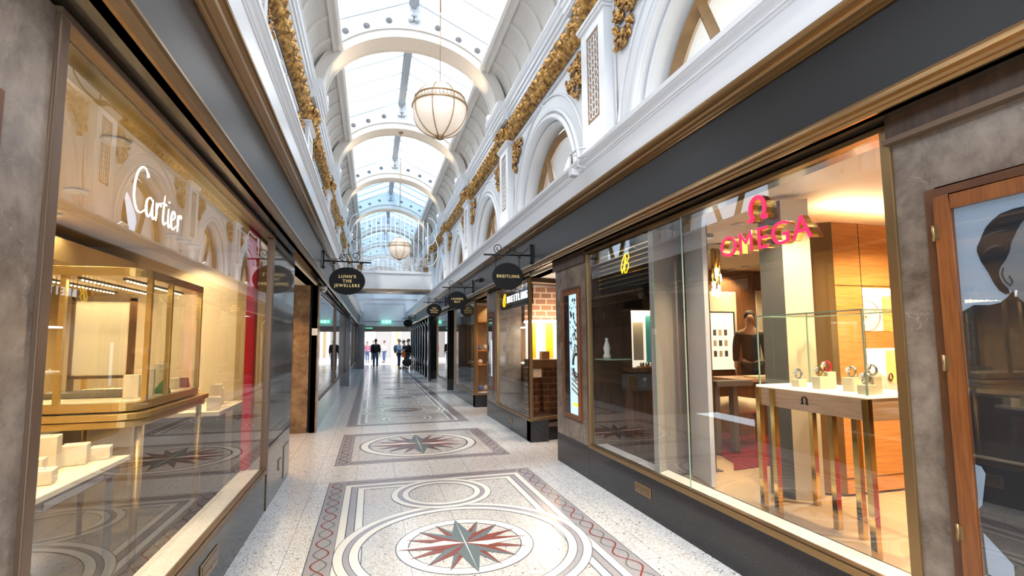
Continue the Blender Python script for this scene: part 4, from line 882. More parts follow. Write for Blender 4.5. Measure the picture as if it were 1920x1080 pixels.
# orange timber wall unit with lit niches
t = thing('display_cabinet', 'tall orange timber cabinet with two lit niches behind the display table', 'cabinet', (4.2, 3.6, 0.3))
b = MB(); W0, W1, YF0 = 3.76, 5.4, 3.33
b.box(W0, 4.05, YF0, 4.0, 0.32, 2.58, 'wood_orange'); b.box(4.05, W1, YF0, 4.0, 2.02, 2.58, 'wood_orange'); b.box(4.05, W1, YF0, 4.0, 1.50, 1.64, 'wood_orange'); b.box(4.05, W1, YF0, 4.0, 0.32, 1.06, 'wood_orange'); b.box(4.8, W1, YF0, 4.0, 0.32, 2.5, 'wood_orange'); b.build('body', t)
b = MB(); b.box(4.05, 4.8, 3.75, 3.8, 1.0, 2.1, 'paper_lit'); b.box(4.05, 4.8, YF0+0.01, 3.8, 1.995, 2.02, 'strip_warm'); b.box(4.05, 4.8, YF0+0.01, 3.8, 1.485, 1.50, 'strip_warm'); b.build('niche', t)
b = MB(); b.prism_z([(3.62, 3.42), (3.76, YF0), (3.76, 4.0), (3.62, 4.0)], 0.32, 2.58, 'brass_frame'); b.build('end_panel', t)
b = MB(); b.box(4.045, 4.05, YF0-0.003, YF0, 0.45, 2.58, 'wood_dark'); b.box(3.765, 5.4, YF0-0.003, YF0, 2.035, 2.04, 'wood_dark'); b.box(3.76, 5.4, YF0-0.003, YF0, 0.44, 0.446, 'wood_dark'); b.build('shadow_gap', t)
b = MB(); b.box(3.85, 5.35, 3.45, 3.55, 2.581, 2.60, 'strip_warm'); b.build('light_strip', t); area('added_ceiling_fill', (4.6, 3.5, 2.61), 1.4, 0.1, 7, (1, .80, .5), (PI, 0, 0))  # glowing strip and upward lamp added on the cabinet top to brighten the ceiling
t = thing('watch_tray', 'slanted white tray with two watches in the lower lit niche', 'watch tray', (4.35, 3.5, 1.06)); b = MB(); b.prism_y([(4.08, 1.061), (4.7, 1.061), (4.25, 1.30), (4.12, 1.30)], 3.40, 3.7, 'paper_white'); b.build('tray', t)
for x, z in ((4.38, 1.25), (4.52, 1.18)): b = MB(); b.tube([(x+.02*math.cos(a), 3.39, z+.03*math.sin(a)) for a in [2*PI*i/14 for i in range(14)]], .009, 'bronze_dark', 5, closed=True); b.build('watch', t)
t = thing('wire_sculpture', 'fine golden wheel shaped wire sculpture in the upper lit niche', 'sculpture', (4.4, 3.55, 1.64)); b = MB()
b.tube([(4.28+.17*math.cos(a), 3.5, 1.79+.14*math.sin(a)) for a in [2*PI*i/28 for i in range(28)]], .004, 'brass_frame', 5, closed=True)
for a in range(0, 180, 30): b.tube([(4.28+.17*math.cos(R(a)), 3.5, 1.78+.14*math.sin(R(a))), (4.28-.17*math.cos(R(a)), 3.5, 1.78-.14*math.sin(R(a)))], .002, 'brass_frame', 4)
b.tube([(4.45, 3.5, 1.86), (4.75, 3.5, 1.70), (4.45, 3.5, 1.66)], .003, 'brass_frame', 4); b.build('wheel', t); b = MB(); b.box(4.2, 4.5, 3.45, 3.55, 1.641, 1.65, 'brass_frame'); b.build('base', t)
b = MB(); b.prism_z([(3.1, 1.0), (4.9, 1.0), (4.9, 2.35), (3.45, 2.62)], 0.301, 0.308, 'rug_red'); tag(b.build('rug'), 'dark red rug beside the orange timber cabinet', 'rug')
b = MB(); b.prism_z([(3.65, 4.55), (3.45, 4.30), (6.2, 4.6), (6.2, 6.3), (4.2, 6.3)], 0.301, 0.308, 'rug_red'); tag(b.build('rug'), 'large dark red rug under the stool and counter', 'rug')
# counter, stool, desk
t = thing('counter', 'brown timber sales counter with a pale top, deep inside the shop', 'counter', (5.0, 6.2, .308)); b = MB(); b.box(4.75, 6.4, 5.75, 6.25, 0.309, 1.02, 'wood_brown'); b.build('body', t); b = MB(); b.box(4.7, 6.45, 5.65, 6.3, 1.02, 1.06, 'wood_pale'); b.build('top', t); b = MB(); b.box(5.0, 5.6, 5.7, 5.95, 1.061, 1.085, 'block_cream'); b.build('tray', t)
t = thing('stool', 'round cream upholstered stool by the counter', 'stool', (4.35, 5.35, .308)); b = MB(); b.lathe([(0, .70), (.24, .70), (.30, .74), (.31, .80), (.28, .85), (.1, .875), (0, .875)], 'stool_cream', 28, (4.35, 5.35, 0.0)); b.build('seat', t)
for a in range(4): b = MB(); q = R(45+90*a); b.tube([(4.35+.2*math.cos(q), 5.35+.2*math.sin(q), .71), (4.35+.27*math.cos(q), 5.35+.27*math.sin(q), .312)], [.016, .01], 'brass_frame', 8); b.build('leg', t)
t = thing('console_table', 'dark narrow side table before the stool', 'table', (3.9, 4.95, .308)); b = MB(); b.box(3.72, 4.2, 4.85, 5.03, 1.06, 1.12, 'grey_dark'); b.build('top', t)
for x in (3.76, 4.0): b = MB(); b.box(x-.03, x+.03, 4.9, 4.98, .309, 1.06, 'grey_dark'); b.build('leg', t)
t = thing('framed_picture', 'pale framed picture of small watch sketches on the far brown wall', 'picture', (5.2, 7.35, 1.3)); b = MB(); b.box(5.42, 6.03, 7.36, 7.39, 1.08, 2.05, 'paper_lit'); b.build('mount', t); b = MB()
for z in (1.06, 2.05): b.box(5.40, 6.05, 7.35, 7.39, z, z+.02, 'black_matt')
for x in (5.40, 6.03): b.box(x, x+.02, 7.35, 7.39, 1.06, 2.07, 'black_matt')
b.build('frame', t); b = MB()
for i in range(4):
    for j in range(3): b.box(5.5+.11*i, 5.5+.11*i+.06, 7.355, 7.36, 1.3+.18*j, 1.3+.18*j+.1, 'grey_dark' if (i+j) % 2 else 'stool_cream')
b.build('sketch', t)
t = thing('pendant_cluster', 'cluster of hanging brass tubes with glowing tips behind the window joint', 'pendant lamp', (4.26, 5.55, 2.79)); b = MB(); b.lathe([(0, 0), (.22, 0), (.22, -.03), (0, -.03)], 'white_gloss', 24, (4.26, 5.55, 2.79)); b.build('canopy', t)
rp = random.Random(2)
for i in range(13):
    x, y = 4.26+rp.uniform(-.15, .15), 5.55+rp.uniform(-.13, .13); L = rp.uniform(.25, .62); b = MB(); b.tube([(x, y, 2.76), (x, y, 2.76-L)], .014, 'brass_shiny', 8); b.build('tube', t); b = MB(); b.tube([(x, y, 2.76-L), (x, y, 2.76-L-.09)], .017, 'bulb', 8); b.build('bulb', t)
t = thing('leather_box', 'brown leather box standing on the counter', 'box', (5.8, 5.9, 1.06)); b = MB(); b.box(5.72, 5.9, 5.8, 5.95, 1.061, 1.40, 'wood_brown'); b.build('case', t, bevel=.008); b = MB(); b.box(5.71, 5.91, 5.79, 5.96, 1.40, 1.43, 'wood_dark'); b.build('lid', t)
# ---- dark bay: slatted board with a lit emblem, niche with watches
def script_b(t, x, yc, zc, h, m, rad, rot='R'):
    """looped capital: tall leaning loop and two bowls"""
    for ln in ([(-.25, -.55), (-.42, -.2), (-.28, .3), (-.02, .6), (.02, .35), (-.12, -.2), (-.25, -.55)], [(-.02, .6), (.25, .62), (.42, .42), (.3, .15), (.08, .06)], [(.08, .06), (.36, 0), (.44, -.25), (.25, -.52), (.05, -.55), (.02, -.2), (.1, .4)]):
        P = [Vector(p) for p in ln]; out = []
        for i in range(len(P)-1):
            p0 = P[max(i-1, 0)]; p1 = P[i]; p2 = P[i+1]; p3 = P[min(i+2, len(P)-1)]
            for q in range(5): tt = q/5; out.append(0.5*((2*p1)+(-p0+p2)*tt+(2*p0-5*p1+4*p2-p3)*tt*tt+(-p0+3*p1-3*p2+p3)*tt**3))
        out.append(P[-1]); b = MB(); b.tube([(x, yc-p.x*h*0.95-p.y*h*.12, zc+p.y*h*0.85) for p in out], rad, m, 6); b.build('stroke', t)
t = thing('slatted_sign', 'slatted black board with a glowing yellow looped emblem in the dark bay', 'sign', (2.52, 4.68, 2.33)); b = MB(); b.box(2.53, 2.56, 4.12, 5.28, 2.14, 2.56, 'black_matt'); b.build('board', t)
for i in range(8): b = MB(); z = 2.165+.05*i; b.box(2.505, 2.53, 4.12, 5.28, z, z+.012, 'brass_shiny'); b.build('slat', t)
script_b(t, 2.50, 4.63, 2.37, 0.19, 'neon_yellow', 0.0048)
t = thing('display_niche', 'lit niche with watches in the dark timber bay', 'display case', (3.06, 5.3, 1.3)); b = MB(); b.box(2.87, 3.27, 5.385, 5.395, 1.27, 1.93, 'paper_lit'); b.build('backdrop', t); b = MB(); b.box(2.85, 3.285, 5.20, 5.395, 1.22, 1.27, 'wood_brown'); b.box(2.85, 3.285, 5.20, 5.395, 1.93, 1.95, 'wood_brown'); b.box(2.85, 2.87, 5.20, 5.395, 1.27, 1.93, 'wood_dark'); b.box(3.27, 3.285, 5.20, 5.395, 1.27, 1.93, 'wood_dark'); b.build('case', t)
b = MB(); b.box(2.9, 3.25, 5.25, 5.37, 1.918, 1.926, 'strip_warm'); b.build('light_strip', t); b = MB(); b.box(2.99, 3.12, 5.375, 5.384, 1.35, 1.80, 'stool_cream'); b.box(3.16, 3.24, 5.375, 5.384, 1.32, 1.88, 'teal_pic'); b.build('card', t); b = MB(); b.box(2.88, 2.93, 5.375, 5.384, 1.28, 1.92, 'yellow_card'); b.build('side_card', t)
for x in (3.04, 3.11, 3.18, 3.23): b = MB(); b.ball((x, 5.28, 1.305), .03, 'steel', 10); b.build('watch', t)
b = MB(); b.box(3.0, 3.26, 5.24, 5.34, 1.271, 1.285, 'leather' if 'leather' in MATS else 'wood_orange'); b.build('pad', t)
t = thing('display_plinth', 'dark display plinth under the lit niche', 'plinth', (3.06, 5.25, .31)); b = MB(); b.box(2.83, 3.275, 5.12, 5.39, 1.02, 1.20, 'grey_dark'); b.build('top', t); b = MB(); b.box(2.87, 3.26, 5.2, 5.39, .312, 1.02, 'wood_brown'); b.build('body', t); b = MB(); b.box(2.76, 2.86, 5.08, 5.115, 1.02, 1.19, 'brass_frame'); b.build('plate', t)
t = thing('necklace_bust', 'white necklace bust on a glass shelf in the dark bay', 'display bust', (2.58, 5.22, 1.38)); b = MB(); b.lathe([(.04, 0), (.045, .03), (.03, .06), (.04, .12), (.025, .17), (.016, .2), (.018, .23), (0, .235)], 'paper_white', 16, (2.58, 5.25, 1.381)); b.build('bust', t); b = MB(); b.box(2.49, 2.80, 5.1, 5.39, 1.366, 1.38, 'glass_edge'); b.build('shelf', t)
t = lamp_disc((2.62, 3.55, 2.79), .03, label='small added downlight for the warm pool on the grey screen wall', power=0); spot('added_pool_lamp', (2.62, 3.55, 2.62), (2.74, 4.22, 1.5), 30, (1, .76, .48), 42, .05, 1.0)  # downlight and spot added and aimed to cast the warm pool on the screen
# ---- watch shop with the white lit name
t = thing('shop_sign', 'slatted black sign with white lit letters and yellow looped emblem', 'sign', (2.48, 8.7, 2.35)); b = MB(); b.box(2.50, 2.53, 7.80, 9.80, 2.20, 2.52, 'black_matt'); b.build('board', t)
for i in range(6): b = MB(); z = 2.215+.055*i; b.box(2.49, 2.50, 7.80, 9.80, z, z+.012, 'grey_dark'); b.build('slat', t)
for i, ch in enumerate('BREITLING'): text('letter', ch, 0.172, (2.478, 9.20-0.150*i, 2.365), ROT_R, 'letter_white', t, 0.008, 0.003, sx=1.0)
script_b(t, 2.475, 9.45, 2.37, 0.24, 'neon_yellow', 0.007)
t = thing('watch_display', 'lit timber watch display counter in the brick watch shop', 'display case', (3.2, 8.7, .28)); b = MB(); b.box(2.72, 4.1, 8.45, 8.95, 1.12, 1.26, 'wood_dark'); b.build('counter_top', t); b = MB(); b.box(2.75, 4.0, 8.90, 8.97, 1.26, 1.92, 'paper_lit'); b.build('backdrop', t); b = MB(); b.box(2.72, 4.1, 8.5, 8.95, 1.93, 1.96, 'lamp_white'); b.build('light_strip', t)
for x, w in ((2.80, .12), (3.12, .14), (3.5, .14)): b = MB(); b.box(x, x+w, 8.86, 8.895, 1.27, 1.92, 'yellow_card'); b.build('card', t)
for x in (2.95, 3.3, 3.65): b = MB(); b.box(x, x+.14, 8.6, 8.75, 1.262, 1.40, 'wood_brown'); b.build('watch_box', t)
b = MB(); b.box(2.75, 2.9, 8.5, 8.62, .95, 1.10, 'stool_cream'); b.build('plate', t)
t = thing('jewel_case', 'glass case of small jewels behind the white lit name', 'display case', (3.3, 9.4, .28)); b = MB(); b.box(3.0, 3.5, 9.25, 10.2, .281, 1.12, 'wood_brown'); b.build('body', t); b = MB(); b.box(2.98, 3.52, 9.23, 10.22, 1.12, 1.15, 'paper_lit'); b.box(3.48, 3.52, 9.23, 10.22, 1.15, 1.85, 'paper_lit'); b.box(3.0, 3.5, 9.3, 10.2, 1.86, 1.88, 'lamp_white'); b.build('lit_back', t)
for i in range(10): b = MB(); b.ball((3.15+.13*(i % 2), 9.33+.09*i, 1.17), .022, 'steel', 8); b.build('jewel', t)
# ---- gift shop: shelf of blue and white pieces by the recess
t = thing('shelf_unit', 'open timber shelf unit at the recess corner of the gift shop', 'shelf', (2.75, 12.3, .3)); b = MB()
for x in (2.50, 3.0): b.box(x, x+.03, 12.28, 12.6, .30, 2.5, 'wood_orange')
b.build('side_panel', t); b = MB()
for z in (.34, 1.0, 1.35, 2.05): b.box(2.5, 3.03, 12.28, 12.6, z, z+.03, 'wood_orange')
b.build('shelf', t); b = MB(); b.box(2.5, 3.03, 12.58, 12.62, .3, 2.5, 'shop_gold'); b.build('back_panel', t)
GG = 'small blue and white gifts on the shelf unit'
for i, (x, z, r, m) in enumerate(((2.60, 1.45, .06, 'blue_item'), (2.745, 1.44, .065, 'paper_white'), (2.885, 1.43, .06, 'paper_white'), (2.62, 1.10, .06, 'paper_white'), (2.80, 1.08, .05, 'steel'), (2.62, .45, .07, 'blue_item'), (2.77, .45, .07, 'paper_white'), (2.92, .45, .065, 'blue_item'))):
    zz = (1.38 if z > 1.2 else (1.03 if z > .9 else .37)); t = thing('gift', 'small blue or white gift on the corner shelf unit', 'ornament', (x, 12.4, zz), GG); b = MB(); b.lathe([(r*.6, 0), (r, r*.7), (r*.8, r*1.5), (r*.3, r*2), (0, r*2.05)], m, 12, (x, 12.4, zz+.001)); b.build('body', t)
t = thing('display_table', 'low display table of pale parcels in the gift shop', 'table', (3.2, 13.6, .28)); b = MB(); b.box(2.7, 3.6, 12.9, 14.6, .95, 1.0, 'wood_pale'); b.build('top', t); b = MB(); b.box(2.8, 3.5, 13.0, 14.5, .281, .95, 'wood_orange'); b.build('body', t)
for i in range(8): b = MB(); x = 2.85+.35*(i % 2); b.box(x, x+.2, 13.0+.2*i, 13.13+.2*i, 1.0, 1.12+.05*(i % 3), ('paper_white', 'blue_item', 'block_cream')[i % 3]); b.build('parcel', t)
for loc in ((3.2, 8.4, 2.64), (3.2, 9.9, 2.64), (3.1, 13.0, 2.62), (3.1, 14.4, 2.62), (3.1, 17.6, 2.62), (3.0, 12.42, 2.62)): lamp_disc(loc, .045, label='warm downlight in the shops beyond the doorway', group='downlights of the farther shops', power=22, col=(1, .74, .42), ang=120)
for loc in ((3.0, 7.05, 2.615), (-1.5, 7.6, 2.615), (-1.5, 8.8, 2.615), (3.0, 11.4, 2.615)): lamp_disc(loc, .05, label='warm downlight in a doorway recess ceiling', group='downlights of the doorway recesses', power=75, col=(1, .62, .30), ang=120)
# windows with black blinds on the far cream side
for y0, y1, w in ((10.2, 13.9, 'first'), (14.6, 19.0, 'second')):
    t = thing('window_blind', 'black blind with a small white emblem in the %s reflecting window' % w, 'blind', (-1.0, y0, 2.0)); b = MB(); b.box(-1.03, -1.01, y0, y1, 1.92, 2.52, 'black_matt'); b.build('board', t); b = MB(); b.tube([(-1.0, (y0+y1)/2+.05, 2.15), (-1.0, (y0+y1)/2, 2.22), (-1.0, (y0+y1)/2+.04, 2.28), (-1.0, (y0+y1)/2, 2.35)], .012, 'paper_white', 6); b.build('emblem', t)
    for j in range(4): lamp_disc((-1.9, y0+.6+j, 2.615), .045, label='warm downlight behind the reflecting windows', group='downlights behind the reflecting windows', power=18)

# ---------------------------------------------------------------- poster cases
def poster_case(y0, y1, z0, z1, label, hinge=True, fr=.065, cas=.045):
    """y0<y1 outer timber sizes on the grey piers of the x=+ side"""
    x = X(1, H0-0.012); t = thing('poster_case', label, 'poster case', (x, (y0+y1)/2, z0)); d = .03
    b = MB()
    b.box(x-.012, x+.02, y0, y0+cas, z0, z1, 'wood_casing'); b.box(x-.012, x+.02, y1-cas, y1, z0, z1, 'wood_casing'); b.box(x-.012, x+.02, y0+cas, y1-cas, z0, z0+cas, 'wood_casing'); b.box(x-.012, x+.02, y0+cas, y1-cas, z1-cas, z1, 'wood_casing'); b.build('casing', t, bevel=.003)
    a0, a1, c0, c1 = y0+cas, y1-cas, z0+cas, z1-cas; b = MB()
    b.box(x-d, x+.02, a0, a0+fr, c0, c1, 'wood_frame'); b.box(x-d, x+.02, a1-fr, a1, c0, c1, 'wood_frame'); b.box(x-d, x+.02, a0+fr, a1-fr, c0, c0+fr, 'wood_frame'); b.box(x-d, x+.02, a0+fr, a1-fr, c1-fr, c1, 'wood_frame'); b.build('door_frame', t, bevel=.003)
    g = MB(); gx = x-d+.008; g.add([(gx, a0+fr, c0+fr), (gx, a1-fr, c0+fr), (gx, a1-fr, c1-fr), (gx, a0+fr, c1-fr)], [(0, 1, 2, 3)], 'shop_glass'); g.build('pane', t, fix=False)
    if hinge:
        for z in (c1-.16, (c0+c1)/2+.1, c0+.22):
            b = MB(); b.tube([(x-d-.004, a1+.004, z-.035), (x-d-.004, a1+.004, z+.035)], .007, 'brass_frame', 8); b.box(x-d-.003, x-d, a1-.018, a1, z-.03, z+.03, 'brass_frame'); b.build('hinge', t)
    return t, gx+.018, a0+fr, a1-fr, c0+fr, c1-fr
def flatshape(t, name, x, pts, m, dx=0.0):
    """a flat printed shape on the poster, (y, z) outline"""
    b = MB(); n = len(pts); b.add([(x-dx, y, z) for y, z in pts], [tuple(range(n))], m); o = b.build(name, t, fix=False)
    return o
t, px, a0, a1, c0, c1 = poster_case(0.62, 1.655, 0.50, 2.25, 'large orange timber poster case showing a dark haired portrait')
def crv(pts, n=6):
    P = [Vector(p) for p in pts]; out = []; m = len(P)
    for i in range(m):
        p0, p1, p2, p3 = P[i-1], P[i], P[(i+1) % m], P[(i+2) % m]
        for q in range(n): u = q/n; out.append(0.5*((2*p1)+(-p0+p2)*u+(2*p0-5*p1+4*p2-p3)*u*u+(-p0+3*p1-3*p2+p3)*u**3))
    return [(p.x, p.y) for p in out]
flatshape(t, 'print_ground', px, [(a0, c0), (a1, c0), (a1, c1), (a0, c1)], 'photo_blue')
flatshape(t, 'print_coat', px, [(1.544, 1.695), (1.50, 1.719), (1.444, 1.715), (1.408, 1.722), (1.385, 1.74), (1.366, 1.763), (1.346, 1.735), (1.30, 1.68), (1.22, 1.60), (1.10, 1.56), (0.95, 1.60), (a0+.005, 1.58), (a0+.005, c0+.02), (1.38, c0+.01), (1.544, c0+.01)], 'photo_black', .001)
flatshape(t, 'print_neck', px, crv([(1.375, 1.79), (1.366, 1.765), (1.346, 1.735), (1.30, 1.68), (1.22, 1.60), (1.12, 1.58), (1.10, 1.75), (1.2, 1.90), (1.33, 1.86)]), 'photo_skin', .002)
flatshape(t, 'print_face', px, crv([(1.39, 1.87), (1.38, 1.92), (1.36, 2.0), (1.30, 2.06), (1.15, 2.09), (1.0, 2.0), (.98, 1.85), (1.03, 1.70), (1.14, 1.64), (1.24, 1.66), (1.31, 1.75)]), 'photo_skin', .003)
flatshape(t, 'print_hair', px, [(0.98, 2.06), (1.05, 2.11), (1.15, 2.12), (1.24, 2.10), (1.294, 2.088), (1.335, 2.087), (1.38, 2.078), (1.41, 2.056), (1.432, 2.034), (1.445, 2.01), (1.457, 1.981), (1.469, 1.96), (1.471, 1.94), (1.46, 1.897), (1.45, 1.875), (1.437, 1.845), (1.423, 1.804), (1.407, 1.772), (1.387, 1.753), (1.372, 1.755), (1.375, 1.775), (1.39, 1.80), (1.40, 1.835), (1.393, 1.866), (1.377, 1.886), (1.360, 1.92), (1.352, 1.955), (1.334, 1.993), (1.318, 2.021), (1.296, 2.045), (1.2, 2.06), (1.08, 2.05)], 'photo_black', .004)
flatshape(t, 'print_ear', px, crv([(1.390, 1.868), (1.401, 1.836), (1.386, 1.79), (1.355, 1.764), (1.340, 1.773), (1.347, 1.816), (1.352, 1.852), (1.375, 1.876)]), 'photo_skin', .005)
b = MB(); b.tube([(px-.006, y, z) for y, z in [(1.384, 1.86), (1.391, 1.835), (1.382, 1.805), (1.366, 1.785), (1.358, 1.80), (1.368, 1.825)]], .0028, 'photo_black', 4); b.build('print_ear_fold', t)
b = MB(); b.tube([(px-.007, 1.350, 1.766), (px-.007, 1.353, 1.741)], .004, 'paper_white', 6); b.build('print_earring', t)
for k, pts in enumerate(([(1.447, 1.99), (1.41, 2.002), (1.36, 2.010), (1.41, 2.008)], [(1.452, 1.925), (1.42, 1.945), (1.38, 1.952), (1.42, 1.952)])): flatshape(t, 'print_hair_shine', px, crv(pts), 'photo_shade', .006)
flatshape(t, 'print_sleeve', px, [(1.544, 1.06), (1.521, 1.056), (1.508, 1.03), (1.530, 0.90), (1.544, 0.88)], 'photo_blue', .006); flatshape(t, 'print_cuff', px, [(1.535, 0.79), (1.44, 0.70), (1.44, 0.62), (1.53, 0.63)], 'photo_blue', .006)
t, px, a0, a1, c0, c1 = poster_case(5.60, 6.22, 0.60, 2.25, 'narrow timber poster case with a silver machine picture beside the doorway', fr=.05, cas=.035)
flatshape(t, 'print_ground', px, [(a0, c0), (a1, c0), (a1, c1), (a0, c1)], 'photo_black'); flatshape(t, 'print_sky', px, [(a0, c0), (a0+.30, c0), (a0+.30, c1), (a0, c1)], 'screen_blue', .001)
rq = random.Random(8)
for i in range(70): y, z = a0+rq.uniform(.02, .28), rq.uniform(c0+.72, c1-.05); w = rq.uniform(.008, .026); flatshape(t, 'print_detail', px, crv([(y-w, z), (y, z+w*1.4), (y+w, z+.01), (y, z-w)], 3), ('photo_shade', 'photo_blue', 'photo_black', 'paper_white')[i % 4], .002)
for r_ in (.17, .13): 
    b = MB(); b.tube([(px-.004, a0+.08+r_*.7*math.cos(a), c0+.60+r_*1.1*math.sin(a)) for a in [2*PI*i/24 for i in range(24)] if a0+.08+r_*.7*math.cos(a) > a0+.005], .012, 'paper_white' if r_ > .15 else 'photo_black', 6); b.build('print_ring', t)
for i in range(5): flatshape(t, 'print_stripe', px, [(a0+.02, c0+.22+.06*i), (a0+.25, c0+.30+.06*i), (a0+.25, c0+.33+.06*i), (a0+.02, c0+.25+.06*i)], 'paper_white', .003)
flatshape(t, 'print_label', px, [(a0+.02, c0+.10), (a0+.20, c0+.10), (a0+.20, c0+.14), (a0+.02, c0+.14)], 'neon_yellow', .004)
t, px, a0, a1, c0, c1 = poster_case(10.08, 10.66, 0.58, 2.2, 'farther narrow timber poster case on the second grey pier', fr=.05, cas=.035)
flatshape(t, 'print_ground', px, [(a0, c0), (a1, c0), (a1, c1), (a0, c1)], 'photo_black'); flatshape(t, 'print_glow', px, [(a0+.1, c0+.2), (a0+.22, c0+.2), (a0+.22, c1-.5), (a0+.1, c1-.5)], 'screen_blue', .001)
t = thing('poster_case', 'timber edge of a poster case on the pier beside the cream window', 'poster case', (-.958, 1.0, .5)); x = -.958
b = MB(); b.box(x-.02, x+.012, 1.54, 1.585, .5, 2.25, 'wood_casing'); b.box(x-.02, x+.012, .5, 1.54, 2.205, 2.25, 'wood_casing'); b.box(x-.02, x+.012, .5, 1.54, .5, .545, 'wood_casing'); b.build('casing', t); b = MB(); b.box(x-.02, x+.03, 1.475, 1.54, .545, 2.205, 'wood_frame'); b.box(x-.02, x+.03, .5, 1.475, 2.14, 2.205, 'wood_frame'); b.box(x-.02, x+.03, .5, 1.475, .545, .61, 'wood_frame'); b.build('door_frame', t); b = MB(); b.box(x-.01, x+.001, .5, 1.475, .61, 2.14, 'photo_black'); b.build('print', t)

# ---------------------------------------------------------------- hanging oval signs
def oval_sign(s, y, xc, zc, rx, rz, lines, label, size, mount_x, end_x, zb):
    t = thing('hanging_sign', label, 'hanging sign', (xc, y, zc), 'black oval signs along the arcade')
    n = 56; b = MB(); o = [(xc+rx*math.cos(2*PI*i/n), zc+rz*math.sin(2*PI*i/n)) for i in range(n)]; b.prism_y(o, y-.018, y+.018, 'black_matt'); b.build('panel', t, bevel=.004)
    b = MB(); b.tube([(mount_x, y, zb), (end_x, y, zb-.012)], .013, 'iron_black', 8); b.tube([(mount_x-.16*s*-1*-1, y, zb), (mount_x, y, zb)], .012, 'iron_black', 8); b.build('bar', t)
    b = MB(); b.box(mount_x-.014, mount_x+.014, y-.014, y+.014, zb-.10, zb+.14, 'iron_black'); b.lathe([(.03, 0), (.03, .012), (.01, .03)], 'iron_black', 12, (mount_x, y, zb+.14)); b.lathe([(.01, -.03), (.03, -.012), (.03, 0)], 'iron_black', 12, (mount_x, y, zb-.10)); b.build('post', t)
    d = -s
    for (cx, r, tn) in ((mount_x+d*.50, .075, 1.35), (mount_x+d*.30, .06, -1.2)):
        b = MB(); pts = []
        for i in range(26):
            u = i/25; a = -PI/2+tn*2*PI*u; q = r*(1-.75*u); pts.append((cx+d*q*math.cos(a)*1.0, y, zb+r+.012+q*math.sin(a)))
        b.tube(pts, .0065, 'iron_black', 6); b.build('scroll', t)
    b = MB(); b.tube([(mount_x+d*.04, y, zb+.11), (mount_x+d*.12, y, zb+.03), (mount_x+d*.24, y, zb+.035), (mount_x+d*.34, y, zb+.12), (mount_x+d*.42, y, zb+.11)], .006, 'iron_black', 6); b.build('scroll', t)
    for sx_ in (-1, 1):
        cx = xc+sx_*rx*.76; zt = zb-.01; z0 = zc+rz*.63; b = MB(); b.lathe([(.03, 0), (.03, .012), (.01, .03)], 'iron_black', 10, (cx, y, zt-.035)); m = max(2, int((zt-.03-z0)/.03))
        for i in range(m+1):
            z = zt-.03-(zt-.03-z0)*i/m; b.tube([(cx+(.009*math.cos(a) if i % 2 else 0), y+(0 if i % 2 else .009*math.cos(a)), z+.019*math.sin(a)) for a in [2*PI*j/8 for j in range(8)]], .0035, 'iron_black', 4, closed=True)
        b.build('chain', t)
    nl = len(lines)
    for i, ln in enumerate(lines): (text if ln else (lambda *a, **k: None))('lettering', ln, size, (xc, y-.020, zc+(nl-1)*size*.56-i*size*1.12-.004), ROT_FRONT, 'gold_letter', t, .002, .0012, spacing=1.28)
oval_sign(1, 7.013, 1.891, 2.53, .232, .198, ['BREITLING'], 'black oval hanging sign with one gilt line, above the lit white letters', .058, X(1, 1.537)-.02, 1.534, 2.85)
oval_sign(1, 11.496, 1.881, 2.543, .237, .204, ['LAUREN', 'MAY'], 'black oval hanging sign with two short gilt lines, second along the red letter side', .062, X(1, 1.537)-.02, 1.534, 2.85)
oval_sign(1, 16.094, 1.896, 2.60, .240, .205, ['THE', 'WATCH', 'STORE'], 'black oval hanging sign with three gilt lines, third along the red letter side', .06, X(1, 1.537)-.02, 1.55, 2.86)
oval_sign(1, 27.88, 1.872, 2.62, .24, .205, [''], 'farthest small black oval sign before the exit', .05, X(1, 1.537)-.02, 1.53, 2.88)
oval_sign(-1, 8.563, -.407, 2.585, .282, .226, ["LUNN'S", 'THE', 'JEWELLERS'], "black oval hanging sign with three gilt lines on the cream window side", .066, -.78, -.035, 2.91)

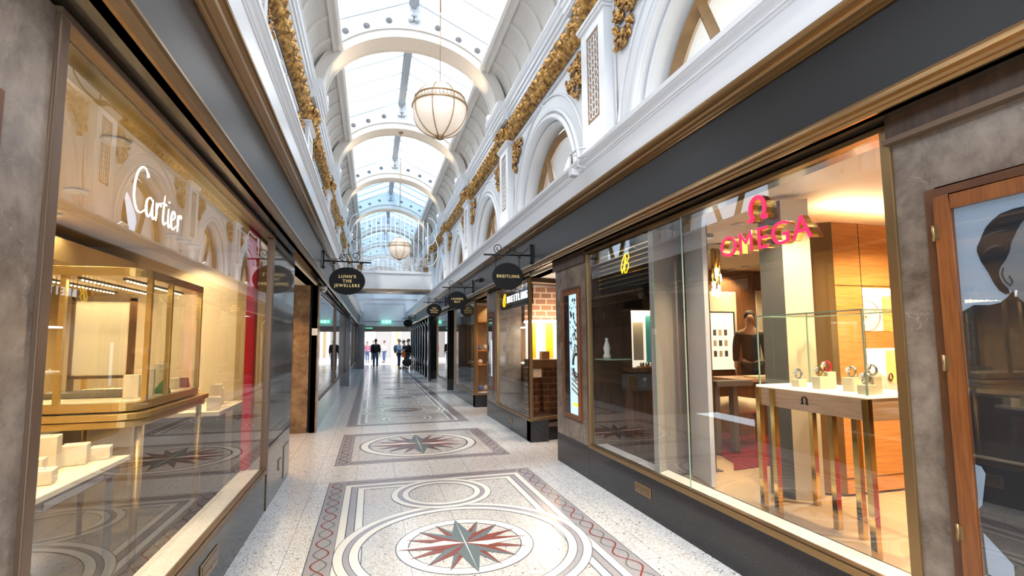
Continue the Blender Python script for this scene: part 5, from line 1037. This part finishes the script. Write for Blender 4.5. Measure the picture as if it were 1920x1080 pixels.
# ---------------------------------------------------------------- globe pendants
def globe(y, z, label):
    r = .32; x = C0; t = thing('globe_pendant', label, 'pendant lamp', (x, y, z), 'opal globe lamps under the vault')
    b = MB(); b.ball((x, y, z), r, 'opal_glass', 48); b.build('globe', t)
    for a in range(4):
        b = MB(); q = R(22.5+45*a); b.tube([(x+(r+.004)*math.cos(q)*math.cos(e), y+(r+.004)*math.sin(q)*math.cos(e), z+(r+.004)*math.sin(e)) for e in [2*PI*i/64 for i in range(64)]], .0065, 'lamp_brass', 6, closed=True); b.build('meridian', t)
    zb0, zb1 = .045, .135
    for zz in (zb0, zb1):
        q = math.sqrt(r*r-zz*zz)+.008; b = MB(); b.tube([(x+q*math.cos(a), y+q*math.sin(a), z+zz) for a in [2*PI*i/56 for i in range(56)]], .0095, 'lamp_brass', 6, closed=True); b.build('band', t)
    b = MB(); n = 44; q = r+.008
    for i in range(n):
        a0_, a1_ = 2*PI*i/n, 2*PI*(i+1)/n; am = (a0_+a1_)/2; q0 = math.sqrt(r*r-.06**2)+.008; q1 = math.sqrt(r*r-.125**2)+.008; zm = .085; qm = math.sqrt(r*r-zm*zm)+.008
        b.tube([(x+q0*math.cos(am), y+q0*math.sin(am), z+.05), (x+qm*math.cos(a0_), y+qm*math.sin(a0_), z+zm), (x+q1*math.cos(a0_), y+q1*math.sin(a0_), z+.13)], .003, 'lamp_brass', 4)
        b.tube([(x+q0*math.cos(am), y+q0*math.sin(am), z+.05), (x+qm*math.cos(a1_), y+qm*math.sin(a1_), z+zm)], .003, 'lamp_brass', 4)
    b.build('lattice', t)
    b = MB(); b.lathe([(0, -r-.035), (.03, -r-.03), (.065, -r-.005), (.06, -r+.02), (0, -r+.02)], 'lamp_brass', 20, (x, y, z)); b.build('finial', t)
    b = MB(); b.lathe([(0, r-.01), (.05, r-.005), (.045, r+.02), (.012, r+.05), (0, r+.05)], 'lamp_brass', 16, (x, y, z)); b.build('cap', t)
    b = MB(); b.tube([(x, y, z+r), (x, y, z+1.25)], .006, 'lamp_brass', 8); b.tube([(x, y, z+1.25), (x, y, z+2.6)], .011, 'lamp_brass', 8); b.tube([(x, y, z+2.6), (x, y, 7.87)], .006, 'lamp_brass', 8); b.build('rod', t)
    b = MB(); b.lathe([(0, -.05), (.05, -.045), (.08, 0), (0, 0)], 'lamp_brass', 16, (x, y, 7.885)); b.build('canopy', t)
    l = bpy.data.lights.new('globe_bulb', 'POINT')
globe(5.79, 4.33, 'large opal globe lamp hanging nearest, with brass ribs and lattice band'); globe(14.97, 4.34, 'smaller looking opal globe lamp hanging farther, before the white grille')
# trefoil bosses under the ridge, at each gable
for k, y in enumerate(PK[1:8]):
    t = thing('trefoil_boss', 'grey trefoil boss under the roof ridge', 'boss', (C0, y-.26, 8.36), 'trefoil bosses along the roof ridge'); z = 8.36
    for dx, dz in ((0, .07), (-.065, -.035), (.065, -.035)): b = MB(); b.lathe([(0, -.03), (.05, -.03), (.062, 0), (.05, .03), (0, .03)], 'grey_metal', 16); b.xf(Matrix.Translation((C0+dx, y-.21, z+dz)) @ Matrix.Rotation(R(90), 4, 'X')); b.build('lobe', t)
    b = MB(); b.tube([(C0, y-.21, z+.13), (C0, y-.21, 8.6)], .012, 'grey_metal', 6); b.build('stem', t)
# ---------------------------------------------------------------- floodlights on the ledges and ribs
def flood(s, y, label, aim=True):
    x = X(s, 1.62); z = 3.562; t = thing('floodlight', label, 'floodlight', (x, y, z), 'white floodlights on the ledges')
    b = MB(); b.box(x-.02, x+.02, y-.10, y+.10, z, z+.012, 'white_gloss'); b.box(x-.02, x+.02, y-.10, y-.088, z, z+.10, 'white_gloss'); b.box(x-.02, x+.02, y+.088, y+.10, z, z+.10, 'white_gloss'); b.build('bracket', t)
    b = MB(); b.box(-.045, .045, -.085, .085, -.03, .06, 'white_gloss'); M = Matrix.Translation((x, y, z+.115)) @ Matrix.Rotation(R(35*s), 4, 'Y'); b.xf(M); b.build('housing', t, bevel=.012)
    b = MB(); b.box(-.036, .036, -.075, .075, .06, .063, 'lamp_white'); b.xf(M); b.build('lens', t)
    d = spot('floodlight_lamp', (x+.05*s, y, z+.20), (X(s, 2.0), y, 4.3), 14, (1, .90, .74), 95, .04, .8)
for s in (1, -1):
    for k in range(1, 6): flood(s, PK[k]-.02, 'small white floodlight on the %s ledge aimed up a pilaster' % ('red letter side' if s > 0 else 'cream window side'))
for s in (1, -1):
    for k in range(1, 6):
        x, y, z = X(s, 1.76), PK[k]+.45, 6.585; t = thing('rib_light', 'white box lamp on the main cornice beside an arched rib', 'floodlight', (x, y, z), 'white box lamps on the main cornice'); b = MB(); b.box(x-.06, x+.06, y-.07, y+.07, z, z+.14, 'white_gloss'); b.build('housing', t, bevel=.01); b = MB(); b.box(x-.05, x+.05, y-.075, y-.07, z+.02, z+.12, 'lamp_white'); b.build('lens', t)
        spot('rib_lamp', (X(s, 1.55), y-.45, 6.62), (X(s, 0.9), y-.45, 7.8), 30, (1, .74, .45), 80, .06, .8)
# white speaker frame hanging over the ledge edge
t = thing('wall_bracket', 'white metal bracket clamped over the ledge edge by the near pilaster', 'bracket', (2.08, 4.75, 3.45)); b = MB(); x0 = 2.10
b.tube([(x0, 4.66, 3.58), (x0-.09, 4.66, 3.56), (x0-.09, 4.66, 3.38), (x0+.0, 4.66, 3.36)], .014, 'white_gloss', 6); b.tube([(x0, 4.86, 3.58), (x0-.09, 4.86, 3.56), (x0-.09, 4.86, 3.38), (x0+.0, 4.86, 3.36)], .014, 'white_gloss', 6)
b.tube([(x0-.09, 4.66, 3.56), (x0-.09, 4.86, 3.56)], .012, 'white_gloss', 6); b.tube([(x0-.09, 4.66, 3.38), (x0-.09, 4.86, 3.38)], .012, 'white_gloss', 6); b.tube([(x0-.09, 4.66, 3.46), (x0-.02, 4.50, 3.44), (x0-.09, 4.66, 3.40)], .009, 'white_gloss', 6); b.build('frame', t)
b = MB(); b.box(x0-.13, x0-.05, 4.72, 4.82, 3.30, 3.37, 'white_gloss'); b.build('sensor', t, bevel=.008)
# dark dome lamps under the right fascia and the security camera
for y, x, z, lab in ((10.7, X(1, 1.50), 2.93, 'black oval dome fitted on the fascia above the second pier'), (14.9, X(1, 1.50), 2.93, 'black oval dome fitted on the fascia beyond the second oval sign')):
    t = thing('dome_fitting', lab, 'dome fitting', (x, y, z)); b = MB(); b.ball((x, y, z), .11, 'black_gloss', 20, (.8, 1.25, .45)); b.build('dome', t); b = MB(); b.box(x, x+.06, y-.03, y+.03, z-.02, z+.02, 'iron_black'); b.build('arm', t)
t = thing('security_camera', 'white security camera under the fascia near the brown marble jamb', 'camera', (-.93, 10.2, 2.64)); b = MB(); b.lathe([(.07, 0), (.07, -.05), (.05, -.06)], 'white_gloss', 18, (-.90, 10.0, 2.645)); b.build('base', t); b = MB(); b.ball((-.90, 10.0, 2.57), .055, 'white_gloss', 16); b.build('head', t)
for dx in (-.02, .02): b = MB(); b.ball((-.90+dx, 9.953, 2.57), .014, 'black_gloss', 8); b.build('lens', t)
# exit signs
t = thing('exit_sign', 'green running man exit sign under the white panelled wall', 'exit sign', (1.0, 32.7, 2.8)); b = MB(); b.box(.55, 1.15, 32.60, 32.64, 2.78, 2.98, 'exit_green'); b.build('panel', t)
b = MB(); b.box(.80, .92, 32.59, 32.60, 2.80, 2.96, 'exit_white'); b.add([(.62, 32.59, 2.88), (.70, 32.59, 2.94), (.70, 32.59, 2.82)], [(0, 1, 2)], 'exit_white'); b.box(1.0, 1.08, 32.59, 32.60, 2.82, 2.94, 'exit_white'); b.build('pictogram', t); b = MB(); b.box(.84, .86, 32.62, 32.86, 2.98, 3.0, 'white_gloss'); b.build('hanger', t)
t = thing('exit_sign', 'white exit sign with green edge hanging in the low passage', 'exit sign', (-.1, 34.5, 2.5)); b = MB(); b.box(-.42, .02, 34.5, 34.53, 2.36, 2.56, 'paper_white'); b.build('panel', t); b = MB(); b.box(-.42, .02, 34.49, 34.5, 2.52, 2.56, 'exit_green'); b.box(-.40, 0, 34.49, 34.5, 2.38, 2.42, 'street_red'); b.build('stripe', t); b = MB(); b.tube([(-.2, 34.52, 2.56), (-.2, 34.52, 2.72)], .01, 'steel', 6); b.build('rod', t)
# brass service plates on the plinths
def plate(s, y0, y1, z0, z1, label, h=H0-.016):
    x = X(s, h); t = thing('socket_plate', label, 'plate', (x, (y0+y1)/2, z0)); b = MB(); b.box(x, x-.006*s, y0, y1, z0, z1, 'brass_frame'); b.build('plate', t, bevel=.002)
    b = MB(); b.box(x-.006*s, x-.009*s, y0+.025, y1-.025, z0+.018, z1-.018, 'bronze_dark'); b.build('flap', t); b = MB(); b.box(x-.009*s, x-.012*s, y0+.05, y0+(y1-y0)*.45, z0+.03, z0+.045, 'brass_frame'); b.box(x-.009*s, x-.012*s, y0+(y1-y0)*.55, y1-.05, z0+.03, z0+.045, 'brass_frame'); b.build('screw_slot', t)
plate(1, 4.12, 4.40, .17, .26, 'brass service plate in the granite plinth under the red letter window'); plate(1, 8.75, 8.95, .14, .22, 'small brass plate in the plinth under the white lit name'); plate(-1, 3.45, 3.80, .16, .28, 'brass service plate in the plinth under the cream window', H0-.021)
x = X(-1, H0-.022)
for y0, y1, z0, z1, l in ((5.98, 6.12, .22, .34, 'small dull plate on the dark stone panel'), (6.30, 6.62, .06, .42, 'taller bronze edged service door in the dark stone panel')):
    t = thing('service_plate', l, 'plate', (x, y0, z0)); b = MB(); b.box(x, x+.006, y0, y1, z0, z1, 'bronze_dark'); b.build('rim', t); b = MB(); b.box(x+.006, x+.008, y0+.015, y1-.015, z0+.015, z1-.015, 'stone_dark'); b.build('door', t)
t = thing('wall_notice', 'small white notice on the brown marble jamb', 'notice', (-1.0, 9.63, 1.75)); b = MB(); b.box(-1.04, -.945, 9.640, 9.648, 1.72, 1.84, 'paper_white'); b.build('card', t); b = MB()
for i in range(3): b.box(-1.03, -.955, 9.638, 9.640, 1.74+.03*i, 1.745+.03*i, 'grey_dark')
b.build('print', t)

# ---------------------------------------------------------------- footbridge and white grille
b = MB(); b.box(X(-1, 1.43), X(1, 1.43), 19.5, 20.6, 3.60, 4.28, 'white_paint'); b.box(X(-1, 1.43), X(1, 1.43), 19.45, 19.5, 4.20, 4.29, 'white_gloss'); b.box(X(-1, 1.43), X(1, 1.43), 19.44, 20.7, 3.52, 3.60, 'bronze_dark')
struct(b, 'wall_bridge', 'white footbridge crossing the arcade')
t = thing('dome_fitting', 'small pale dome lamp under the footbridge', 'dome lamp', (.6, 19.8, 3.5)); b = MB(); b.ball((.62, 19.75, 3.515), .14, 'opal_glass', 16, (1.2, .8, .35)); b.build('dome', t)
g = thing('grille', 'tall white iron grille standing on the footbridge', 'grille', (C0, 19.55, 4.29)); y = 19.55
xs = [-.62+.177*i for i in range(16)]
for i, x in enumerate(xs):
    u = (x-C0)/1.5; top = 6.45+.12*math.cos(u*PI*2)-.55*max(0, abs(u)-.62)*2.0; b = MB(); b.tube([(x, y, 4.29), (x, y, top)], .014, 'white_iron', 6); b.build('bar', g)
for sg in (-1, 1):
    b = MB(); cx = C0+sg*1.33; b.tube([(cx, y, 5.0)] + [(cx+sg*.32*math.sin(a), y, 5.35+.55*(1-math.cos(a))*1.0) for a in [PI*i/14 for i in range(15)]], .013, 'white_iron', 6); b.build('side_curve', g)
    b = MB(); b.tube([(cx-sg*.05, y, 4.5), (cx+sg*.22, y, 4.62), (cx+sg*.36, y, 4.9), (cx+sg*.38, y, 5.3), (cx+sg*.2, y, 5.8)], .013, 'white_iron', 6); b.build('side_curve', g)
b = MB()
for z in (4.31, 4.47, 4.66, 4.84): b.tube([(C0-1.42, y, z), (C0+1.42, y, z)], .012, 'white_gloss', 6)
b.build('rail', g)
for i, x in enumerate(xs[:-1]):
    for z, r in ((4.39, .06), (4.56, .07), (4.75, .07)):
        b = MB(); xc = x+.0885; b.tube([(xc+r*(1-.7*q/13)*math.cos(2.6*PI*q/13+i), y, z+r*(1-.7*q/13)*math.sin(2.6*PI*q/13+i)) for q in range(14)], .009, 'white_iron', 4); b.build('scroll', g)
# gilded scroll posts at the sides of the bridge
for sg in (-1, 1):
    t = thing('gilt_scroll', 'gilded scroll square at the %s end of the footbridge' % ('cream window' if sg < 0 else 'red letter'), 'ornament', (C0+sg*1.25, 19.44, 4.29)); b = MB(); x = C0+sg*1.22; b.box(x-.1, x+.1, 19.40, 19.43, 4.295, 4.48, 'bronze_dark'); b.build('plate', t); b = MB(); b.tube([(x+.07*(1-.7*q/15)*math.cos(3*PI*q/15), 19.39, 4.39+.07*(1-.7*q/15)*math.sin(3*PI*q/15)) for q in range(16)], .011, 'gold_leaf', 6); b.build('scroll', t)

# ---------------------------------------------------------------- street beyond the exit
b = MB(); b.box(-14, 16, 37, 60, -.15, -.02, 'street_stone'); struct(b, 'ground', 'sunlit street paving')
t = thing('building', 'white fronted shop building across the sunlit street', 'building', (1, 50, -.02)); b = MB(); b.box(-12, 14, 50, 56, -.02, 12, 'street_white'); b.build('wall', t)
for x in (-2.2, .2, 2.6, 5.0):
    b = MB(); b.box(x, x+.12, 49.9, 50, 0, 3.1, 'white_gloss'); b.box(x+1.6, x+1.72, 49.9, 50, 0, 3.1, 'white_gloss'); b.box(x, x+1.72, 49.9, 50, 3.0, 3.12, 'white_gloss'); b.build('door_frame', t); b = MB(); b.box(x+.12, x+1.6, 49.95, 50, .1, 3.0, 'grey_panel'); b.build('door', t)
b = MB(); b.box(-12, 14, 49.5, 50, 3.4, 4.0, 'white_gloss'); b.build('fascia', t); 
for x in (-3.2, 2.2): b = MB(); b.box(x, x+.25, 49.9, 50, .2, 3.2, 'shop_gold'); b.build('pilaster', t)
# ---------------------------------------------------------------- people
def skin_mesh(name, nodes, edges, m, parent, root=0, sub=1):
    """one continuous surface grown on connected joints: nodes = [(x, y, z, radius)]"""
    me = bpy.data.meshes.new(name); me.from_pydata([n[:3] for n in nodes], edges, []); o = bpy.data.objects.new(name, me); COL.objects.link(o)
    sk = o.modifiers.new('skin', 'SKIN'); sk.use_smooth_shade = True; sk.branch_smoothing = 0.4
    for i, n in enumerate(nodes):
        r = n[3]; me.skin_vertices[0].data[i].radius = (r, r) if not isinstance(r, tuple) else r
    me.skin_vertices[0].data[root].use_root = True
    s = o.modifiers.new('sub', 'SUBSURF'); s.levels = sub; s.render_levels = sub
    dg = bpy.context.evaluated_depsgraph_get(); m2 = bpy.data.meshes.new_from_object(o.evaluated_get(dg)); bpy.data.objects.remove(o)
    m2.name = name; m2.materials.clear(); m2.materials.append(MATS[m]); m2.polygons.foreach_set('use_smooth', [True]*len(m2.polygons))
    o = bpy.data.objects.new(name, m2); COL.objects.link(o); o.parent = parent; return o
def person(name_label, loc, rz, top, legs, hair='hair_dark', stride=0.0, arms='down', h=1.75, jacket_bulk=1.0, legs_m=None, bend=0.0, detail=True, long_hair=False, shoe='cloth_black'):
    """faces -y before rotation; metres for a 1.75 m figure"""
    t = thing('person', name_label, 'person', loc); k = h/1.75; S = lambda L: [(x*k, y*k, z*k, r*k) for x, y, z, r in L]
    st = stride; hz = 0.93
    fy = -bend
    A = {'down': ((.21, .02, 1.16), (.235, -.02, .92), (.24, -.05, .83)), 'front': ((.20, .00, 1.17), (.16, -.20, 1.08), (.07, -.30, 1.10)), 'fold': ((.22, .0, 1.17), (.10, -.20, 1.10), (.02, -.24, 1.12))}[arms]
    N = [(0, 0, hz, .115), (0, .01+fy*.3, 1.10, .105), (0, .01+fy*.6, 1.30, .125), (0, .015+fy, 1.45, .07), (0, 0+fy, 1.52, .05), (0, -.01+fy*1.1, 1.60, .078), (0, -.012+fy*1.2, 1.68, .085), (0, -.005+fy*1.2, 1.735, .05),
         (.085, 0, .88, .085), (.095, -st*.5-.01, .50, .055), (.095, st*.1-st*.9 if st else 0, .09, .040), (.10, (-st*.9 if st else 0)-.12, .035, .033),
         (-.085, 0, .88, .085), (-.095, st*.3-.01, .50, .055), (-.095, st*1.0, .11 if st else .09, .040), (-.10, st*.95-.12, .04, .033),
         (.175, .015+fy, 1.40, .058), (A[0][0], A[0][1]+fy*.8, A[0][2], .044), (A[1][0], A[1][1]+fy*.5, A[1][2], .030), (A[2][0], A[2][1]+fy*.4, A[2][2], .028),
         (-.175, .015+fy, 1.40, .058), (-A[0][0], A[0][1]+fy*.8, A[0][2], .044), (-A[1][0], A[1][1]+fy*.5, A[1][2], .030), (-A[2][0], A[2][1]+fy*.4, A[2][2], .028)]
    E = [(0, 1), (1, 2), (2, 3), (3, 4), (4, 5), (5, 6), (6, 7), (0, 8), (8, 9), (9, 10), (10, 11), (0, 12), (12, 13), (13, 14), (14, 15), (3, 16), (16, 17), (17, 18), (18, 19), (3, 20), (20, 21), (21, 22), (22, 23)]
    body = skin_mesh('body', S(N), E, 'skin', t)
    jb = jacket_bulk
    J = [(0, .01, .90, .15*jb), (0, .01+fy*.3, 1.08, .15*jb), (0, .01+fy*.6, 1.28, .165*jb), (0, .015+fy, 1.42, .11), (.185, .015+fy, 1.39, .078*jb), (A[0][0]*1.03, A[0][1]+fy*.8, A[0][2], .066*jb), (A[1][0], A[1][1]+fy*.5, A[1][2]+.01, .050*jb),
         (-.185, .015+fy, 1.39, .078*jb), (-A[0][0]*1.03, A[0][1]+fy*.8, A[0][2], .066*jb), (-A[1][0], A[1][1]+fy*.5, A[1][2]+.01, .050*jb)]
    skin_mesh('jacket', S(J), [(0, 1), (1, 2), (2, 3), (3, 4), (4, 5), (5, 6), (3, 7), (7, 8), (8, 9)], top, t)
    T = [(0, 0, hz, .130), (.085, 0, .86, .100), (.095, -st*.5-.01, .50, .075), (.095, (-st*.8 if st else 0), .12, .060), (-.085, 0, .86, .100), (-.095, st*.3-.01, .50, .075), (-.095, st*.95, .14, .060)]
    skin_mesh('trousers', S(T), [(0, 1), (1, 2), (2, 3), (0, 4), (4, 5), (5, 6)], legs, t)
    hd = Vector((0, (-.012+fy*1.2)*k, 1.665*k))
    b = MB(); b.ball((hd.x, hd.y+.018*k, hd.z+.022*k), .094*k, hair, 20, (.90, 1.05, 1.0))
    if long_hair: b.ball((hd.x, hd.y+.05*k, hd.z-.09*k), .09*k, hair, 16, (1, .7, 1.5))
    o = b.build('hair'); o.parent = t; o.location = (0, 0, 0)
    # face: nose, eyes, mouth, ears on the front of the head
    b = MB(); fyv = hd.y-.083*k
    b.ball((0, fyv-.006*k, hd.z-.012*k), .014*k, 'skin', 8, (.8, 1.3, 1.6)); b.ball((0, fyv+.012*k, hd.z-.035*k), .07*k, 'skin', 14, (.85, .55, 1.05))
    for sg in (-1, 1): b.ball((sg*.084*k, hd.y+.01*k, hd.z-.01*k), .02*k, 'skin', 8, (.4, .8, 1.2))
    o = b.build('face'); o.parent = t
    b = MB()
    for sg in (-1, 1): b.ball((sg*.030*k, fyv-.018*k+.012*k, hd.z+.004*k), .0085*k, 'hair_dark', 8)
    b.box(-.02*k, .02*k, fyv-.028*k, fyv-.02*k, hd.z-.055*k, hd.z-.049*k, 'street_red'); o = b.build('features'); o.parent = t
    for sg, f in ((1, N[11]), (-1, N[15])):
        b = MB(); b.ball((f[0]*k, (f[1]+.06)*k, .042*k), .05*k, shoe, 12, (.8, 2.3, .8)); o = b.build('shoe'); o.parent = t
    for sg in (1, -1):
        b = MB(); hx, hy, hz2 = sg*A[2][0]*k, (A[2][1]+fy*.4)*k, A[2][2]*k; dn = Vector((0, -.2, -1)).normalized() if arms == 'down' else Vector((-sg*.6, -.8, 0)).normalized(); sd = Vector((0, 1, 0)) if arms == 'down' else Vector((0, 0, 1))
        P0 = Vector((hx, hy, hz2)); b.ball(P0+dn*.03*k, .032*k, 'skin', 10, (.6, 1.0, 1.1))
        for q, L in ((-1.5, .062), (-.5, .075), (.5, .08), (1.5, .07)): r0_ = P0+dn*.055*k+sd*q*.013*k; b.tube([r0_, r0_+dn*L*.55*k, r0_+dn*L*k+Vector((-sg*.012*k, 0, 0))], [.0085*k, .008*k, .006*k], 'skin', 6)
        r0_ = P0+dn*.02*k-sd*.025*k; b.tube([r0_, r0_+dn*.03*k-sd*.02*k, r0_+dn*.055*k-sd*.022*k], [.01*k, .009*k, .007*k], 'skin', 6); o = b.build('hand'); o.parent = t
    t.rotation_euler.z = rz
    return t
person('person in a bulky black jacket and jeans walking away to the exit', (.22, 31.6, .004), PI, 'cloth_black', 'denim', stride=.16, h=1.78, jacket_bulk=1.25, shoe='shoe_brown')
person('person in a pale blue shirt and dark trousers standing by the black piers', (1.58, 31.2, .004), R(75), 'shirt_blue', 'cloth_navy', hair='hair_grey', arms='front', h=1.78, jacket_bulk=1.1)
t = thing('jacket', 'dark grey jacket carried over the arm of the person in blue', 'jacket', (1.2, 31.15, 1.2)); b = MB(); b.ball((1.36, 31.20, 1.22), .16, 'cloth_grey', 16, (.75, .6, 1.35)); b.build('cloth', t); b = MB(); b.tube([(1.40, 31.17, 1.42), (1.32, 31.15, 1.2), (1.36, 31.15, .95)], [.07, .08, .06], 'cloth_grey', 10); b.build('sleeve', t)
person('person in black leaning over beside the piers', (2.02, 31.75, .004), R(-70), 'cloth_black', 'cloth_black', arms='front', bend=.12, h=1.70)
person('person in black holding an orange bag by the piers', (2.08, 30.45, .004), R(-95), 'cloth_black', 'cloth_navy', arms='front', h=1.76, jacket_bulk=1.15)
t = thing('shopping_bag', 'orange shopping bag held in front of the person in black', 'bag', (1.81, 30.39, .72)); b = MB(); b.box(1.70, 1.92, 30.34, 30.44, .72, 1.03, 'bag_orange'); b.build('bag', t); b = MB(); b.tube([(1.75, 30.39, 1.03), (1.77, 30.39, 1.11), (1.85, 30.39, 1.11), (1.87, 30.39, 1.03)], .008, 'cloth_black', 6); b.build('handle', t)
t = thing('pushchair', 'black pushchair on the floor beside the piers', 'pushchair', (1.95, 29.4, .004)); b = MB(); b.ball((1.95, 29.4, .45), .26, 'cloth_black', 14, (1.1, 1, .9)); b.build('seat', t)
for x in (1.73, 2.17):
    for y in (29.15, 29.65): b = MB(); b.tube([(x, y+.11*math.cos(a), .118+.11*math.sin(a)) for a in [2*PI*i/16 for i in range(16)]], .02, 'iron_black', 6, closed=True); b.tube([(x, y, .118), (x, 29.4, .4)], .012, 'steel', 6); b.build('wheel', t)
person('passer-by in pink out on the sunlit street', (-.35, 42.5, -.018), R(30), 'cloth_pink', 'denim', h=1.68, long_hair=True)
person('passer-by in white with folded arms out on the street', (.95, 41.5, -.018), R(-60), 'cloth_white', 'denim', arms='fold', h=1.72)
person('passer-by in grey behind the walking person', (.1, 43.5, -.018), R(10), 'cloth_grey', 'cloth_navy', h=1.75)
person('sales person in a dark suit standing behind the counter of the red letter shop', (5.84, 6.75, .31), R(-35), 'cloth_black', 'cloth_black', h=1.72)

# ---------------------------------------------------------------- sub-parts: pieces that belong to one part of a thing
SUBS = {'dial': 'watch_case', 'hinge': 'door_frame', 'lattice': 'band', 'shadow_gap': 'body', 'screw_slot': 'flap', 'features': 'face', 'print_earring': 'print_ear', 'print_ear_fold': 'print_ear', 'print_hair_shine': 'print_hair', 'pad': 'block', 'emblem': 'apron', 'pictogram': 'panel', 'lettering': 'panel', 'light_strip': 'top_frame', 'lens': 'housing', 'lid': 'case', 'edge': 'pane'}
for t in [o for o in bpy.data.objects if o.type == 'EMPTY' and o.get('category')]:
    kids = list(t.children)
    for c in kids:
        want = SUBS.get(c.name.split('.')[0])
        if not want: continue
        p = next((k for k in kids if k.name.split('.')[0] == want and k is not c), None)
        if p and p.rotation_euler.to_matrix() == Matrix.Identity(3) and p.location.length < 1e-6: c.parent = p
